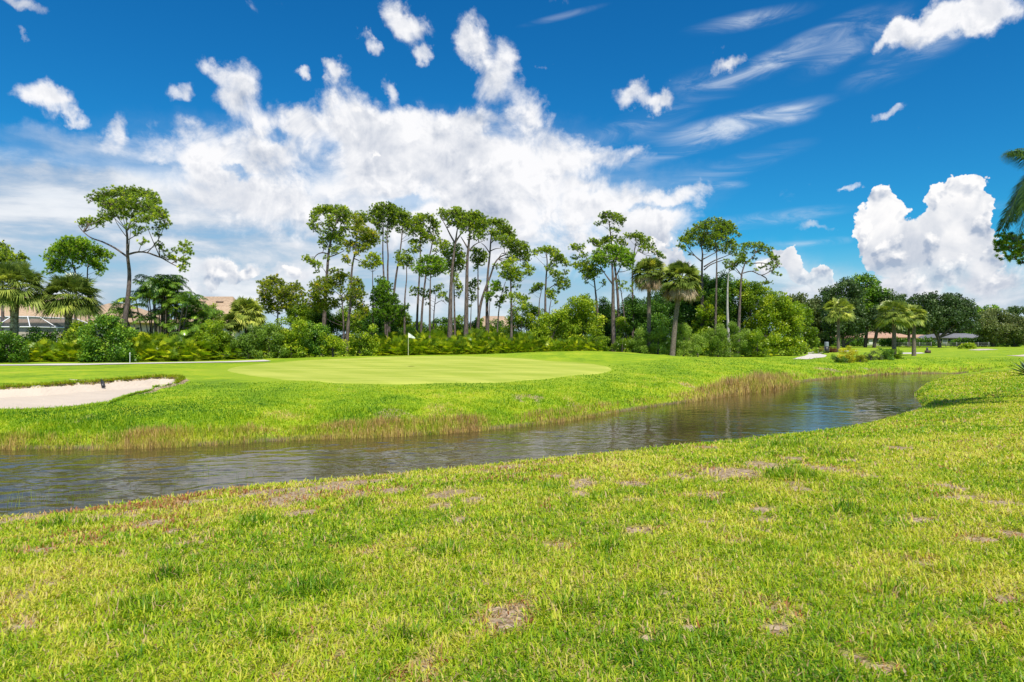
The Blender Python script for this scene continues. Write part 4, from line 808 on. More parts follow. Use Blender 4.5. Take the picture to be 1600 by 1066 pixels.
pine([(735,530),(736,490),(737,465)], [(738,445,6,5),(745,440,5,5),(735,455,5,4),(742,465,4,4),(733,478,4,3)], 78, 'small background pine between the thick dome crowned trunk and its thin neighbour', group=PG, tr=.1)
pine([(1139,550),(1137,480),(1138,430),(1141,423)], [], 74, 'bare pale dead trunk standing straight before the dark trees', group=None, tr=.20, cat='dead tree', name='dead_tree_trunk', bark='bark_pale')
# mid height young pines
YG = 'young pines below the tall row'
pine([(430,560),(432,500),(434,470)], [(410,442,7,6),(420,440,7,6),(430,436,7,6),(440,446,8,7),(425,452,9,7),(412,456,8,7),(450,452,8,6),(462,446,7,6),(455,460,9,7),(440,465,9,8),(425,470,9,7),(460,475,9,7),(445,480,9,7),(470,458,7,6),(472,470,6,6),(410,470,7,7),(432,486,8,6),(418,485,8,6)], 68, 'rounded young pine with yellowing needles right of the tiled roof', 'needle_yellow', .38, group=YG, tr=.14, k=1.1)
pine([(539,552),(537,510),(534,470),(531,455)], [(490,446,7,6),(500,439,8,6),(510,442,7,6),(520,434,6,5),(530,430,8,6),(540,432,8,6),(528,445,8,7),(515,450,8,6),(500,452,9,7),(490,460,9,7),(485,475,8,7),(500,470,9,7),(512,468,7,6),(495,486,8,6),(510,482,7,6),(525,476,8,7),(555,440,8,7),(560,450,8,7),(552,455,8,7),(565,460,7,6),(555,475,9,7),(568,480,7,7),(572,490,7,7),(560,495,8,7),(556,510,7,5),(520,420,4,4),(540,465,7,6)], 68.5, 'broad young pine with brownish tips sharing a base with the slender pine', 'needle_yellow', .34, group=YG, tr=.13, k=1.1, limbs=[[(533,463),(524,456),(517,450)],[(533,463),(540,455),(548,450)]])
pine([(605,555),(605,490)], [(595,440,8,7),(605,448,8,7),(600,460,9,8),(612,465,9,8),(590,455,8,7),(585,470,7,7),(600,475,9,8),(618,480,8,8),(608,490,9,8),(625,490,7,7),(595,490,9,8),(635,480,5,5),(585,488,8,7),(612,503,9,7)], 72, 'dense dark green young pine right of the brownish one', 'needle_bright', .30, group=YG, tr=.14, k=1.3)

# palms
sabal(23,452,47,None,60,'large fan palm with a criss cross trunk at the left edge','fan palms by the left house',boots=True,tr=.30,nf=60,tone=.46,lean=-.05,rs=1.15)
sabal(110,468,45,None,62,'darker fan palm between the pool enclosure and the tall lone pine','fan palms by the left house',boots=True,tr=.27,nf=60,tone=.30,lean=-.4,rs=1.15)
sabal(1014,428,31,549,69,'palm with a long brown skirt, left of the two before the dark trees','skirted palms before the dark trees',skirt=True,flower=True,tr=.19,nf=52,tone=.42)
sabal(1064,440,36,556,66,'palm with a grey skirt nearest the green, right of the two','skirted palms before the dark trees',skirt=True,flower=False,tr=.22,nf=60,tone=.48,lean=-.85)
sabal(1310,487,25,548,100,'small fan palm behind the round yellow bush','small fan palms beside the far water',tr=.22,nf=40,tone=.55,density=14)
sabal(1397,493,30,None,70,'fan palm rising out of the clipped hedge','small fan palms beside the far water',tr=.20,nf=46,tone=.45,density=16)
sabal(1428,495,22,555,78,'pale fan palm just right of the clipped hedge palm','small fan palms beside the far water',tr=.20,nf=38,tone=.58,density=14)
sabal(385,492,30,None,64,'low silvery fan palm before the tiled roof',None,nf=60,tone=.62,tr=.15,rs=1.1)
sabal(360,505,20,None,63,'small low fan palm left of the silvery one',None,nf=34,tone=.35,tr=.12,rs=1.1)
# feather palm clump
def clump(px, Y, label):
    r = seedr(px, Y); c = W(px, 540, Y); c[2] = gz(c[0], Y); root = empty('feather_palm_clump', c, label, 'palm clump'); A = Acc(); L = Acc()
    for i in range(64):
        a = r.uniform(0, 6.28); q = np.array([np.clip(r.normal(0, 1.9), -3.1, 3.1), r.normal(0, .9), 0]); hh_ = r.uniform(.3, 1) ** .8 * 8.2 * max(.3, 1 - .16 * abs(q[0])); top = c + q * 1.25 + [0, 0, hh_]
        tube(A, [c + q * .8, c + q * 1.0 + [0, 0, hh_ / 2], top], [.07, .06, .04], 6)
        for j in range(8):
            b_ = j * 2.4 + r.normal(0, .3); e = r.uniform(.3, 1.5)
            frond(L, top, [math.cos(b_), math.sin(b_), e], r.uniform(1.7, 2.5), r, r.choice([.3, .42, .5, .62, .85], p=[.2, .25, .25, .2, .1]) + r.normal(0, .05), droop=r.uniform(.7, 1.3), nl=28, ll=.55, w=.028)
    A.build('stems', M['bark_palm'], root, c, True); L.build('fronds', M['pinnate'], root, c)
clump(255, 62, 'wide clump of dark feather palms right of the lone pine')
# feather palm and pine reaching in from the right
def featherpalm():
    Y = 25.0; r = seedr(1650, Y); c = W(1648, 285, Y); bx = c[0] + .3; bz = gz(bx, Y); org = np.array([bx, Y, bz]); root = empty('feather_palm', org, 'tall feather palm whose drooping fronds enter at the right edge', 'palm tree')
    A = Acc(); tube(A, [org, (org + c) / 2, c], [.24, .2, .13], 12); A.build('trunk', M['bark_palm'], root, org, True); L = Acc()
    spec = [(W(1573, 240, 24.6), .30, .9), (W(1577, 338, 24.8), .55, 1.0), (W(1590, 372, 25.2), .4, 1.0), (W(1600, 330, 24.0), .5, 1.0)]
    def fr(target, rise, tn):
        n_ = 16; t = np.linspace(0, 1, n_)[:, None]; ctrl = (c + target) / 2 + np.array([0, 0, rise * 2.2]); P_ = (1 - t) ** 2 * c + 2 * t * (1 - t) * ctrl + t * t * target
        tube(L, P_[::3], np.linspace(.035, .01, len(P_[::3])), 5, .6)
        nl = 84; u = np.linspace(.12, 1, nl); tt = np.linspace(0, 1, n_); B_ = np.stack([np.interp(u, tt, P_[:, i]) for i in range(3)], 1); T = unit(np.gradient(B_, axis=0)); S = unit(np.cross(T, [0, 0, 1.0])); N = np.cross(S, T); ln = .62 * np.sin(np.pi * (.15 + .77 * u)) ** .6
        for k_ in range(4):
            sg_ = (-1, 1)[k_ % 2]; el__ = (-.15, .35)[k_ // 2]
            dd = unit(S * sg_ * .8 + T * .55 + N * el__ + np.array([0, 0, -.35]) + r.normal(0, .13, (nl, 3))); m_ = B_ + dd * (ln * .5)[:, None]; tip = B_ + dd * ln[:, None] + np.array([0, 0, -1.0]) * (ln * .3)[:, None]; sd = unit(np.cross(dd, N + .3 * S)) * .017
            L.add(np.stack([B_, m_ + sd, tip, m_ - sd], 1).reshape(-1, 3), np.arange(nl * 4).reshape(nl, 4), np.repeat(tn + r.normal(0, .10, nl), 4))
    for tg, rs_, _ in spec: fr(tg, rs_ * 1.5, .18)
    for i in range(12):
        a = -1.9 + i * .36 + r.normal(0, .1)
        if math.cos(a) < -.35: continue
        fr(c + np.array([math.cos(a) * 2.7, math.sin(a) * 2.7, r.uniform(-1.8, .5)]), r.uniform(.4, .9), .2)
    L.build('fronds', M['pinnate'], root, org)
featherpalm()
pine([(1690,640),(1688,480),(1686,400),(1690,340)], [(1562,378,9,8),(1572,370,10,7),(1584,374,10,8),(1556,388,6,6),(1578,388,10,7),(1592,384,9,7),(1572,402,9,6),(1588,404,9,6),(1598,410,9,5),(1600,395,9,6),(1612,380,12,9),(1625,392,12,8),(1640,370,14,10),(1660,355,16,12),(1680,330,18,12),(1700,345,18,12),(1720,365,16,12),(1735,380,14,12),(1700,310,18,12),(1655,390,14,8)], 27, 'pine branch reaching in at the right edge below the feather palm', 'needle_bright', .45, limbs=[[(1688,402),(1650,392),(1620,388),(1598,384),(1580,386),(1566,392)]], tr=.2, tuft=.15, group=None, k=.75)
def agave(px, pyb, Y, label):
    r = seedr(px, Y); x = (px - 800) / F * Y; c = np.array([x, Y, gz(x, Y)]); root = empty('agave', c, label, 'agave'); L = Acc()
    for i in range(46):
        a = i * 2.4; e = math.radians(78 - 72 * (i / 46)); d = np.array([math.cos(a) * math.cos(e), math.sin(a) * math.cos(e), math.sin(e)]); L_ = r.uniform(1.15, 1.5); s_ = unit(np.cross(d, [0, 0, 1.0])); n_ = np.cross(s_, d); b_ = c + d * .08
        V = [b_ - s_ * .05, b_ + s_ * .05, b_ + d * L_ * .45 + s_ * .085, b_ + d * L_ * .45 - s_ * .085, b_ + d * L_ + [0, 0, -.06], b_ + d * L_ * .2 - n_ * .05, b_ + d * L_ * .45 - n_ * .05]
        L.add(V, [[0, 5, 6], [0, 6, 3], [5, 1, 2], [5, 2, 6], [3, 6, 4], [6, 2, 4]], .5 + r.normal(0, .15))
    L.build('blades', M['agave'], root, c)
agave(1612, 575, 43, 'spiky blue green agave at the right edge of the near lawn')

# ------------------------------------------------------------------ shrubs and broad trees
SH = 'shrubs below the trees behind the green'
S = [ # trunk px, puffs, Y, label, material, tone, leaf
 (18, [(5,538,22,22),(28,545,14,16),(-12,530,22,28),(20,528,14,10),(10,556,26,10)], 55, 'dark glossy shrub at the left edge behind the path', 'broad_dark', .55, .15),
 (172, [(150,525,22,20),(175,518,26,22),(195,530,18,20),(160,545,26,18),(190,548,20,14),(178,505,14,8),(128,520,14,12)], 56, 'large round leaved hedge shrub under the tall lone pine', 'broad_dark', .60, .19),
 (140, [(132,508,14,9),(118,512,10,8),(152,506,12,8)], 60, 'broad leaved shrub growing against the base of the darker fan palm', 'broad', .45, .2),
 (60, [(60,530,24,14),(88,532,22,13)], 61, 'dark low shrub before the screened enclosure', 'broad_dark', .4, .15),
 (330, [(318,522,18,16),(338,512,16,16),(330,538,24,18),(348,535,12,14)], 60, 'yellow green shrub left of the low silvery fan palm', 'broad_light', .42, .16),
 (328, [(325,490,10,16),(333,484,7,12),(340,500,10,12)], 65, 'small upright shrub showing against the tiled roof', 'broad', .5, .14),
 (385, [(372,530,18,16),(395,522,18,16),(388,542,22,14),(368,545,14,12)], 61, 'grey green shrub under the silvery fan palm', 'willow', .35, .15),
 (420, [(415,512,14,12),(430,522,18,14),(412,535,16,14),(405,520,10,10)], 63, 'pale green shrub right of the silvery fan palm', 'willow', .5, .15),
 (455, [(448,528,18,18),(466,518,16,16),(455,542,22,12),(440,510,12,12)], 64, 'round mid green shrub with long leaves right of the pale one', 'broad', .5, .18),
 (492, [(485,530,18,18),(500,540,18,14),(505,520,14,14),(480,512,12,10)], 66, 'dark green shrub left of the double stemmed pine', 'broad_dark', .55, .16),
 (520, [(515,525,14,14),(524,540,16,12),(510,545,12,10)], 66, 'light leaved vine shrub against the double stemmed pine', 'broad', .58, .16),
 (562, [(560,525,16,16),(572,538,18,14),(552,542,14,12),(580,520,12,12)], 68, 'mottled green shrub right of the double stemmed pine', 'broad', .52, .17),
 (815, [(805,500,14,12),(815,492,16,14),(830,488,14,12),(822,506,18,14),(796,512,12,12)], 76, 'rounded yellow green shrub beneath the two tiered pine', 'broad_light', .30, .18),
 (845, [(840,492,12,10),(852,500,14,12),(838,510,14,14)], 77, 'yellowish shrub behind the sea of palmettos, below the gap pines', 'broad_light', .36, .18),
 (862, [(850,512,18,20),(868,505,18,18),(878,498,12,12),(862,530,22,18),(845,532,14,14)], 72, 'full round leaved shrub below the isolated pine', 'broad', .50, .19),
 (908, [(892,492,16,16),(905,478,18,16),(920,485,16,18),(912,505,24,22),(888,515,16,18),(930,510,14,20),(905,530,24,14),(912,465,10,8)], 73, 'tall dense green shrub left of the thick trunked pine', 'broad', .50, .2),
 (948, [(940,500,14,20),(950,520,16,18),(944,478,10,14)], 77, 'dark shrub between the thin curved pine and the thick trunked pine', 'broad_dark', .3, .17),
 (935, [(930,532,18,12),(948,536,18,10),(915,538,12,8)], 70, 'low bushy shrub at the foot of the thin curved pine', 'broad', .42, .14),
 (972, [(968,535,14,9),(982,538,12,8)], 69, 'small low shrub at the foot of the thick trunked pine', 'broad_light', .2, .13),
 (975, [(968,508,10,14),(978,515,10,14)], 74, 'bright round shrub behind the thick trunked pine', 'broad_light', .30, .15),
 (1000, [(985,490,16,22),(1000,480,18,20),(1018,492,18,24),(1000,515,24,22),(1035,480,14,16)], 78, 'tall dark shrub behind the left skirted palm', 'broad_dark', .33, .18),
 (1000, [(998,528,12,16),(1008,540,12,10),(990,540,10,8)], 68.5, 'pale willowy shrub left of the left skirted palm', 'willow', .50, .12),
 (1028, [(1022,532,10,16),(1034,524,12,20),(1046,532,10,16)], 68.5, 'pale willowy shrub between the two skirted palms', 'willow', .55, .12),
 (1068, [(1062,520,14,16),(1078,530,14,14),(1060,538,12,10)], 69, 'yellowish willowy shrub right of the right skirted palm', 'willow', .70, .12),
 (1090, [(1083,540,10,9),(1096,536,10,9)], 70, 'small light shrub before the dark thicket', 'willow', .6, .12),
 (1122, [(1112,530,12,16),(1122,520,14,14),(1130,532,10,15),(1118,540,16,8)], 71, 'rounded grey green shrub left of the bare pale trunk', 'willow', .5, .12),
 (1152, [(1148,520,12,14),(1160,530,14,14),(1150,540,16,8),(1170,538,10,8)], 72, 'rounded grey green shrub right of the bare pale trunk', 'willow', .52, .12),
 (1183, [(1180,530,14,14),(1192,540,12,8),(1172,545,8,5)], 72, 'light green shrub at the right foot of the thicket', 'broad_light', .32, .15),
]
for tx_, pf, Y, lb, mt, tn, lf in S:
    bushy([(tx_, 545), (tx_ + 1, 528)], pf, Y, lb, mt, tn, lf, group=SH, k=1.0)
BT = 'broad leaved trees of the dark thicket'
T_ = [
 ([(1060,545),(1062,480)], [(1050,470,26,22),(1075,455,26,20),(1100,448,22,18),(1070,490,34,26),(1098,480,26,26),(1085,510,34,20)], 84, 'dark broad leaved tree behind the skirted palms', 'broad_dark', .36, .22),
 ([(1125,545),(1125,480)], [(1110,450,20,16),(1128,445,20,16),(1145,452,18,16),(1120,475,28,24),(1145,485,26,26),(1130,512,32,20)], 83, 'dark tree behind the bare pale trunk', 'broad_dark', .42, .22),
 ([(1118,545),(1112,500)], [(1092,462,10,9),(1108,470,12,10),(1100,485,12,12),(1115,500,14,12),(1090,500,10,8),(1122,488,9,9)], 79, 'bright leafy tree with feathery twigs left of the pale trunk', 'needle_y', .5, .2),
 ([(1172,545),(1172,480)], [(1160,460,18,16),(1178,452,16,13),(1190,465,20,18),(1172,485,22,24),(1178,515,26,22)], 81, 'tree with bright upper leaves under the open crowned pine', 'broad', .45, .22),
 ([(1213,545),(1215,500)], [(1198,478,18,15),(1214,468,18,13),(1230,480,18,16),(1208,500,26,22),(1232,505,24,22),(1196,525,20,16),(1220,530,28,14),(1242,522,16,18)], 78, 'large rounded yellow green tree at the right end of the thicket', 'broad_light', .36, .22),
 ([(1258,545),(1256,505)], [(1244,482,12,10),(1256,492,15,14),(1262,512,14,18),(1250,528,14,12),(1272,522,8,12)], 88, 'yellow green tree just behind the right end of the thicket', 'broad_light', .22, .24),
]
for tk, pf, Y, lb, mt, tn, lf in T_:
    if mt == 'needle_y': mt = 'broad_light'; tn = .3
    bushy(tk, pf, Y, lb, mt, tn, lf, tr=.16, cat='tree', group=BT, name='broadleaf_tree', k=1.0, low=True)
OK_ = 'trees on the far side of the fairway'
T2 = [
 ([(1240,537),(1240,490)], [(1228,478,16,12),(1245,470,14,10),(1238,495,20,18),(1255,485,14,14)], 170, 'hazy green tree left of the far oaks, behind the yellow green trees', 'olive', .4, .5),
 ([(1278,537),(1278,495)], [(1268,478,14,10),(1285,472,15,9),(1278,492,20,16),(1266,505,14,14),(1292,500,12,16),(1282,520,20,12)], 160, 'grey green tree filling the gap left of the far oaks', 'olive', .42, .5),
 ([(1318,541),(1314,505)], [(1300,462,18,12),(1322,450,18,12),(1340,462,16,12),(1305,485,20,18),(1328,480,20,18),(1315,505,22,16),(1296,505,10,14),(1340,500,14,16)], 150, 'wide dark oak left of the brighter crowned tree', 'oak', .42, .42),
 ([(1352,541),(1356,500),(1362,470)], [(1335,440,14,8),(1350,436,12,6),(1362,442,12,8),(1350,455,18,12),(1370,460,18,12),(1342,470,16,12),(1378,476,14,14),(1360,485,20,14)], 152, 'taller far tree with a brighter top between two oaks', 'broad_dark', .60, .42),
 ([(1366,541),(1372,510),(1380,490)], [(1385,465,14,10),(1398,472,12,12),(1388,490,18,16),(1372,495,16,14),(1402,498,12,14)], 150, 'forked dark oak right of the brighter crowned tree', 'oak', .40, .42),
 ([(1420,541),(1420,500)], [(1402,470,8,7),(1412,465,7,6),(1422,475,10,9),(1412,490,14,14),(1432,490,10,14)], 165, 'dark narrow tree behind the pale fan palm', 'oak', .42, .42),
 ([(1468,542),(1466,528),(1456,512),(1450,500)], [(1440,467,13,8),(1455,462,10,6),(1446,480,20,14),(1468,474,16,12),(1484,462,8,6),(1490,474,18,12),(1506,480,16,12),(1465,494,22,14),(1490,495,22,14),(1512,496,14,12),(1440,500,18,10),(1520,486,9,9)], 150, 'big dark spreading oak with a forked trunk at the right', 'oak', .45, .42),
 ([(1552,539),(1552,505)], [(1540,500,16,10),(1556,494,18,10),(1545,515,20,12),(1566,508,16,12)], 165, 'olive green tree right of the spreading oak', 'olive', .52, .42),
 ([(1585,539),(1585,510)], [(1578,502,16,9),(1596,505,16,10),(1585,518,20,12),(1608,512,16,14)], 165, 'olive green tree at the right edge', 'olive', .48, .42),
 ([(1545,537),(1545,500)], [(1540,485,16,5),(1550,482,10,4),(1532,490,10,5)], 195, 'flat topped far tree behind the olive trees', 'broad_dark', .62, .5),
 ([(1590,537),(1590,495)], [(1585,484,12,4.5),(1596,486,12,4.5),(1578,488,8,4)], 195, 'far dark pine like tree above the olive trees at the right edge', 'oak', .5, .5),
]
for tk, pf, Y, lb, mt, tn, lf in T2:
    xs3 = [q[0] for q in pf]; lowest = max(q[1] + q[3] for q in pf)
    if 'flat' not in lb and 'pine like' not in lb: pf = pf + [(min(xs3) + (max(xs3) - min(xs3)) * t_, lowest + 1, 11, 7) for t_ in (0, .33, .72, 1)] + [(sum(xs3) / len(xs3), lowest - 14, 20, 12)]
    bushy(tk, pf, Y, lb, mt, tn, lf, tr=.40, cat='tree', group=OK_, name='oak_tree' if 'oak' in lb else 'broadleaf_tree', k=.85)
# clipped shrubs by the far water
BW = 'shrubs on the far bank by the two paths'
bushy([(1321,566),(1321,558)], [(1322,552,13,9),(1328,560,8,7),(1316,560,8,6)], 64.5, 'round bright yellow shrub beside the channel', 'croton', .5, .10, group=BW)
bushy([(1308,566),(1308,560)], [(1306,559,8,6),(1314,562,7,5)], 64, 'dark low shrub touching the round yellow shrub', 'broad_dark', .5, .10, group=BW)
bushy([(1344,566),(1344,560)], [(1340,557,7,6),(1348,560,6,5),(1336,562,5,4)], 66, 'small mottled shrub right of the yellow one', 'croton', .1, .09, group=BW)
bushy([(1360,566),(1361,557)], [(1358,556,7,6),(1366,553,6,6),(1372,560,5,5)], 68, 'dusty purple green shrub with bare forked stems', 'olive', .3, .09, group=BW, k=.6)
bushy([(1385,566),(1385,558)], [(1380,552,9,8),(1390,551,9,8),(1384,561,11,6)], 69, 'clipped green hedge shrub left of the hedge palm', 'broad_dark', .65, .09, group=BW)
bushy([(1402,566),(1402,558)], [(1398,552,7,8),(1404,553,5,7),(1400,562,8,5)], 69.5, 'clipped hedge shrub with yellow tips around the hedge palm', 'broad_light', .2, .09, group=BW)
for i, (px_, lb) in enumerate([(1278,'small reddish shrub, leftmost of the four by the grey post'),(1284,'small reddish shrub just left of the grey post'),(1299,'small reddish shrub just right of the grey post'),(1303,'small reddish shrub, rightmost of the four by the grey post')]):
    bushy([(px_,549),(px_,548)], [(px_,547,2.6,2)], 97, lb, 'red_leaf', .5, .12, group='reddish shrubs by the grey post')
bushy([(1512,543),(1512,541)], [(1506,541,6,3.5),(1516,540,7,4)], 135, 'low light green shrub at the foot of the olive trees', 'broad', .6, .3, group=None)
# long far hedge as individual bushes
FH = [(1225,14,'leftmost'),(1262,14,'second from the left'),(1300,14,'third from the left'),(1335,12,'fourth from the left'),(1390,12,'fifth from the left'),(1415,12,'sixth from the left'),(1440,12,'seventh from the left'),(1500,12,'third from the right'),(1530,14,'second from the right'),(1570,16,'rightmost')]
for px_, w_, od in FH:
    bushy([(px_,539),(px_,536)], [(px_ - w_ * .6,534,w_ * .7,4),(px_ + w_ * .5,533,w_ * .8,4.5),(px_ + w_,535,w_ * .5,3.5)], 172, od + ' of the far hedge bushes along the garden fences', 'broad_dark', .5, .45, group='far hedge bushes')

for i, (px_, rr) in enumerate([(1292,14),(1318,16),(1345,15),(1372,16),(1400,14),(1425,16),(1452,18),(1482,18),(1512,18),(1540,16),(1568,16),(1598,18)]):
    bushy([(px_,539),(px_,525)], [(px_ - rr * .5,519,rr * .8,8),(px_ + rr * .5,516,rr * .8,9),(px_,510,rr * .7,7),(px_ + 3,526,rr,7),(px_ - 6,531,rr,5)], 232, 'far garden tree behind the houses on the right, %s from the left' % ['first','second','third','fourth','fifth','sixth','seventh','eighth','ninth','tenth','eleventh','twelfth'][i], ['olive','oak','broad_dark'][i % 3], .45, .65, tr=.3, cat='tree', name='garden_tree', group='far garden trees behind the houses', k=.8)
# background thicket behind the pine row, low
BG = [(395,505,16,16,80),(470,505,22,24,82),(500,505,24,22,83),(545,510,26,20,84),(590,515,26,22,84),(622,512,20,20,86),(652,512,16,12,88),(690,508,16,12,88),(672,518,22,12,84),(716,506,12,16,83),(742,512,14,14,86),(775,510,12,12,90),(748,505,8,12,92),(720,520,22,12,80),(770,520,22,12,80),(640,520,20,12,80),(880,510,30,20,86),(950,500,24,30,88),(1020,500,30,34,92)]
ordn = ['first','second','third','fourth','fifth','sixth','seventh','eighth','ninth','tenth','eleventh','twelfth','thirteenth','fourteenth','fifteenth','sixteenth','seventeenth','eighteenth','nineteenth','twentieth']
def ordinal(i):
    tens = {2: 'twenty', 3: 'thirty', 4: 'forty', 5: 'fifty', 6: 'sixty'}
    if i <= 20: return ordn[i - 1]
    t, u = divmod(i, 10); return (tens[t] + '-' + ordn[u - 1]) if u else tens[t][:-1] + 'ieth'
BG = [(a_, b_ - (9 if 440 < a_ < 640 else 0), c_, d_ * (1.25 if 440 < a_ < 640 else 1), e_) for a_, b_, c_, d_, e_ in BG]
for i, (px_, py_, rx, ry, Y) in enumerate(sorted(BG)):
    dk = i % 3
    bushy([(px_,545),(px_,530)], [(px_ - rx * .4, py_, rx * .7, ry * .8),(px_ + rx * .4, py_ + ry * .1, rx * .7, ry * .8),(px_, py_ + ry * .5, rx, ry * .6),(px_ + rx * .1, py_ - ry * .4, rx * .5, ry * .5)], Y,
          'background thicket bush behind the pine trunks, %s from the left' % ordinal(i + 1), ['broad_dark', 'broad', 'broad_light'][dk] if 600 < px_ < 900 else ['broad_dark', 'broad'][i % 2], [.40, .36, .22][dk], .19, group='background thicket bushes')

# saw palmettos: four patterns, then copies
def palmetto(v, loc):
    r = np.random.default_rng(100 + v); root = empty('saw_palmetto', loc, 'x', 'palmetto', 'saw palmettos along the trees'); L = Acc()
    for i in range(92):
        a = r.uniform(0, 6.28); e = r.uniform(.0, 1.5); d = np.array([math.cos(a) * math.cos(e), math.sin(a) * math.cos(e), math.sin(e)]); ln = r.uniform(.3, 1.45); b_ = np.array([r.normal(0, .3), r.normal(0, .25), 0])
        hub = b_ + d * ln + [0, 0, .1]; tube(L, [b_, hub], [.012, .008], 3, .6)
        fan(L, hub, unit(d + [0, 0, .15]), r.uniform(.34, .54), 13, r, r.choice([.12, .32, .55, .88], p=[.28, .34, .25, .13]) + r.normal(0, .08), droop=.16, spread=3.2, w=.028)
    L.build('fronds', M['fan_y'], root, None); return root
protos = []
spots = []
rp = np.random.default_rng(5)
for px_ in np.arange(40, 132, 15): spots.append((px_, 57.5, .85))
for px_ in np.arange(205, 320, 17): spots.append((px_ + rp.normal(0, 3), 58.5 + rp.normal(0, .3), .9))
for px_ in np.arange(212, 330, 19): spots.append((px_ + rp.normal(0, 3), 61.0 + rp.normal(0, .3), 1.15))
for px_ in np.arange(335, 480, 22): spots.append((px_ + rp.normal(0, 3), 60 + (px_ - 335) * .045, .8))
for px_ in np.arange(575, 860, 15): spots.append((px_ + rp.normal(0, 3), 71 + rp.normal(0, .3), .85))
for px_ in np.arange(582, 860, 16): spots.append((px_ + rp.normal(0, 3), 73 + rp.normal(0, .3), 1.05 + .1 * math.sin(px_ * .05)))
for px_ in np.arange(590, 760, 17): spots.append((px_ + rp.normal(0, 3), 75.5 + rp.normal(0, .3), 1.25))
for px_ in (875, 893, 908, 925): spots.append((px_, 69, .65))
for px_ in (1178, 1192): spots.append((px_, 73, .7))
spots.sort()
for i, (px_, Y, sc_) in enumerate(spots):
    x = (px_ - 800) / F * Y; loc = Vector((x, Y, gz(x, Y) - .02)); v = i % 4
    if i < 4: root = palmetto(i, loc); protos.append(root)
    else:
        root = protos[v].copy(); col.objects.link(root)
        for ch in [c_ for c_ in protos[v].children]: d_ = ch.copy(); col.objects.link(d_); d_.parent = root
    root.location = loc; root.rotation_euler = (0, 0, float(rp.uniform(0, 6.28))); s_ = float(sc_ * rp.uniform(1.2, 1.5)); root.scale = (s_ * 1.05, s_ * 1.05, s_)
    root['label'] = 'saw palmetto with fan leaves before the trees, %s from the left' % ordinal(i + 1) if i < 69 else 'saw palmetto at the right of the band, %s from the right' % ordinal(len(spots) - i)

# ------------------------------------------------------------------ houses
def box(A, x0, x1, y0, y1, z0, z1, tone=.5):
    V = [(x, y, z) for x in (x0, x1) for y in (y0, y1) for z in (z0, z1)]
    A.add(V, [[0, 1, 3, 2], [4, 6, 7, 5], [0, 4, 5, 1], [2, 3, 7, 6], [0, 2, 6, 4], [1, 5, 7, 3]], tone)
def roofmat(name, c1_, c2_):
    m, h = mat(name); tcn = h.n('ShaderNodeTexCoord').outputs['Object']; s_ = h.n('ShaderNodeSeparateXYZ', None, i0=tcn)
    rowz = h.m('FRACT', h.m('MULTIPLY', s_.outputs[2], 5.2)); n_ = h.noise(h.vm('MULTIPLY', tcn, (3, 3, 5)), 1.0, 4, .7)
    c = h.mix(h.ss(n_, .3, .7), c1_, c2_); c = h.mix(h.ss(rowz, .82, 1.0, 0, .45), c, (.18, .10, .06))
    bp = h.n('ShaderNodeBump', None, Strength=.6, Distance=.05, Height=rowz); p = h.n('ShaderNodeBsdfPrincipled', None, Base_Color=c, Roughness=.85, Normal=bp.outputs[0]); finish(h, p.outputs[0]); return m
M['tile'] = roofmat('tan_roof_tiles', (.36, .24, .15), (.50, .36, .23)); M['tile_o'] = roofmat('orange_roof_tiles', (.38, .22, .14), (.50, .31, .21)); M['tile_g'] = roofmat('grey_roof_tiles', (.12, .12, .13), (.20, .20, .21))
M['stucco'] = plain('cream_stucco', (.62, .55, .43), .9, .08); M['stucco_w'] = plain('white_stucco', (.70, .69, .66), .9, .06); M['stucco_g'] = plain('grey_stucco', (.36, .37, .39), .9, .08)
M['fence'] = plain('weathered_rail', (.20, .20, .19), .8, .1); M['frame'] = plain('white_frame', (.78, .78, .78), .4, .03); M['dark'] = plain('dark_metal', (.03, .03, .035), .4, .2); M['vent'] = plain('roof_vent', (.13, .08, .06), .7, .1)
m, h = mat('window_glass'); M['glass'] = m; p = h.n('ShaderNodeBsdfPrincipled', None, Base_Color=(.03, .04, .05, 1), Roughness=.05); finish(h, p.outputs[0])
m, h = mat('insect_screen'); M['screen'] = m; p = h.n('ShaderNodeBsdfPrincipled', None, Base_Color=(.05, .055, .065, 1), Roughness=.6); t = h.n('ShaderNodeBsdfTransparent'); mx = h.n('ShaderNodeMixShader', None, i0=.45, i1=p.outputs[0], i2=t.outputs[0]); finish(h, mx.outputs[0])
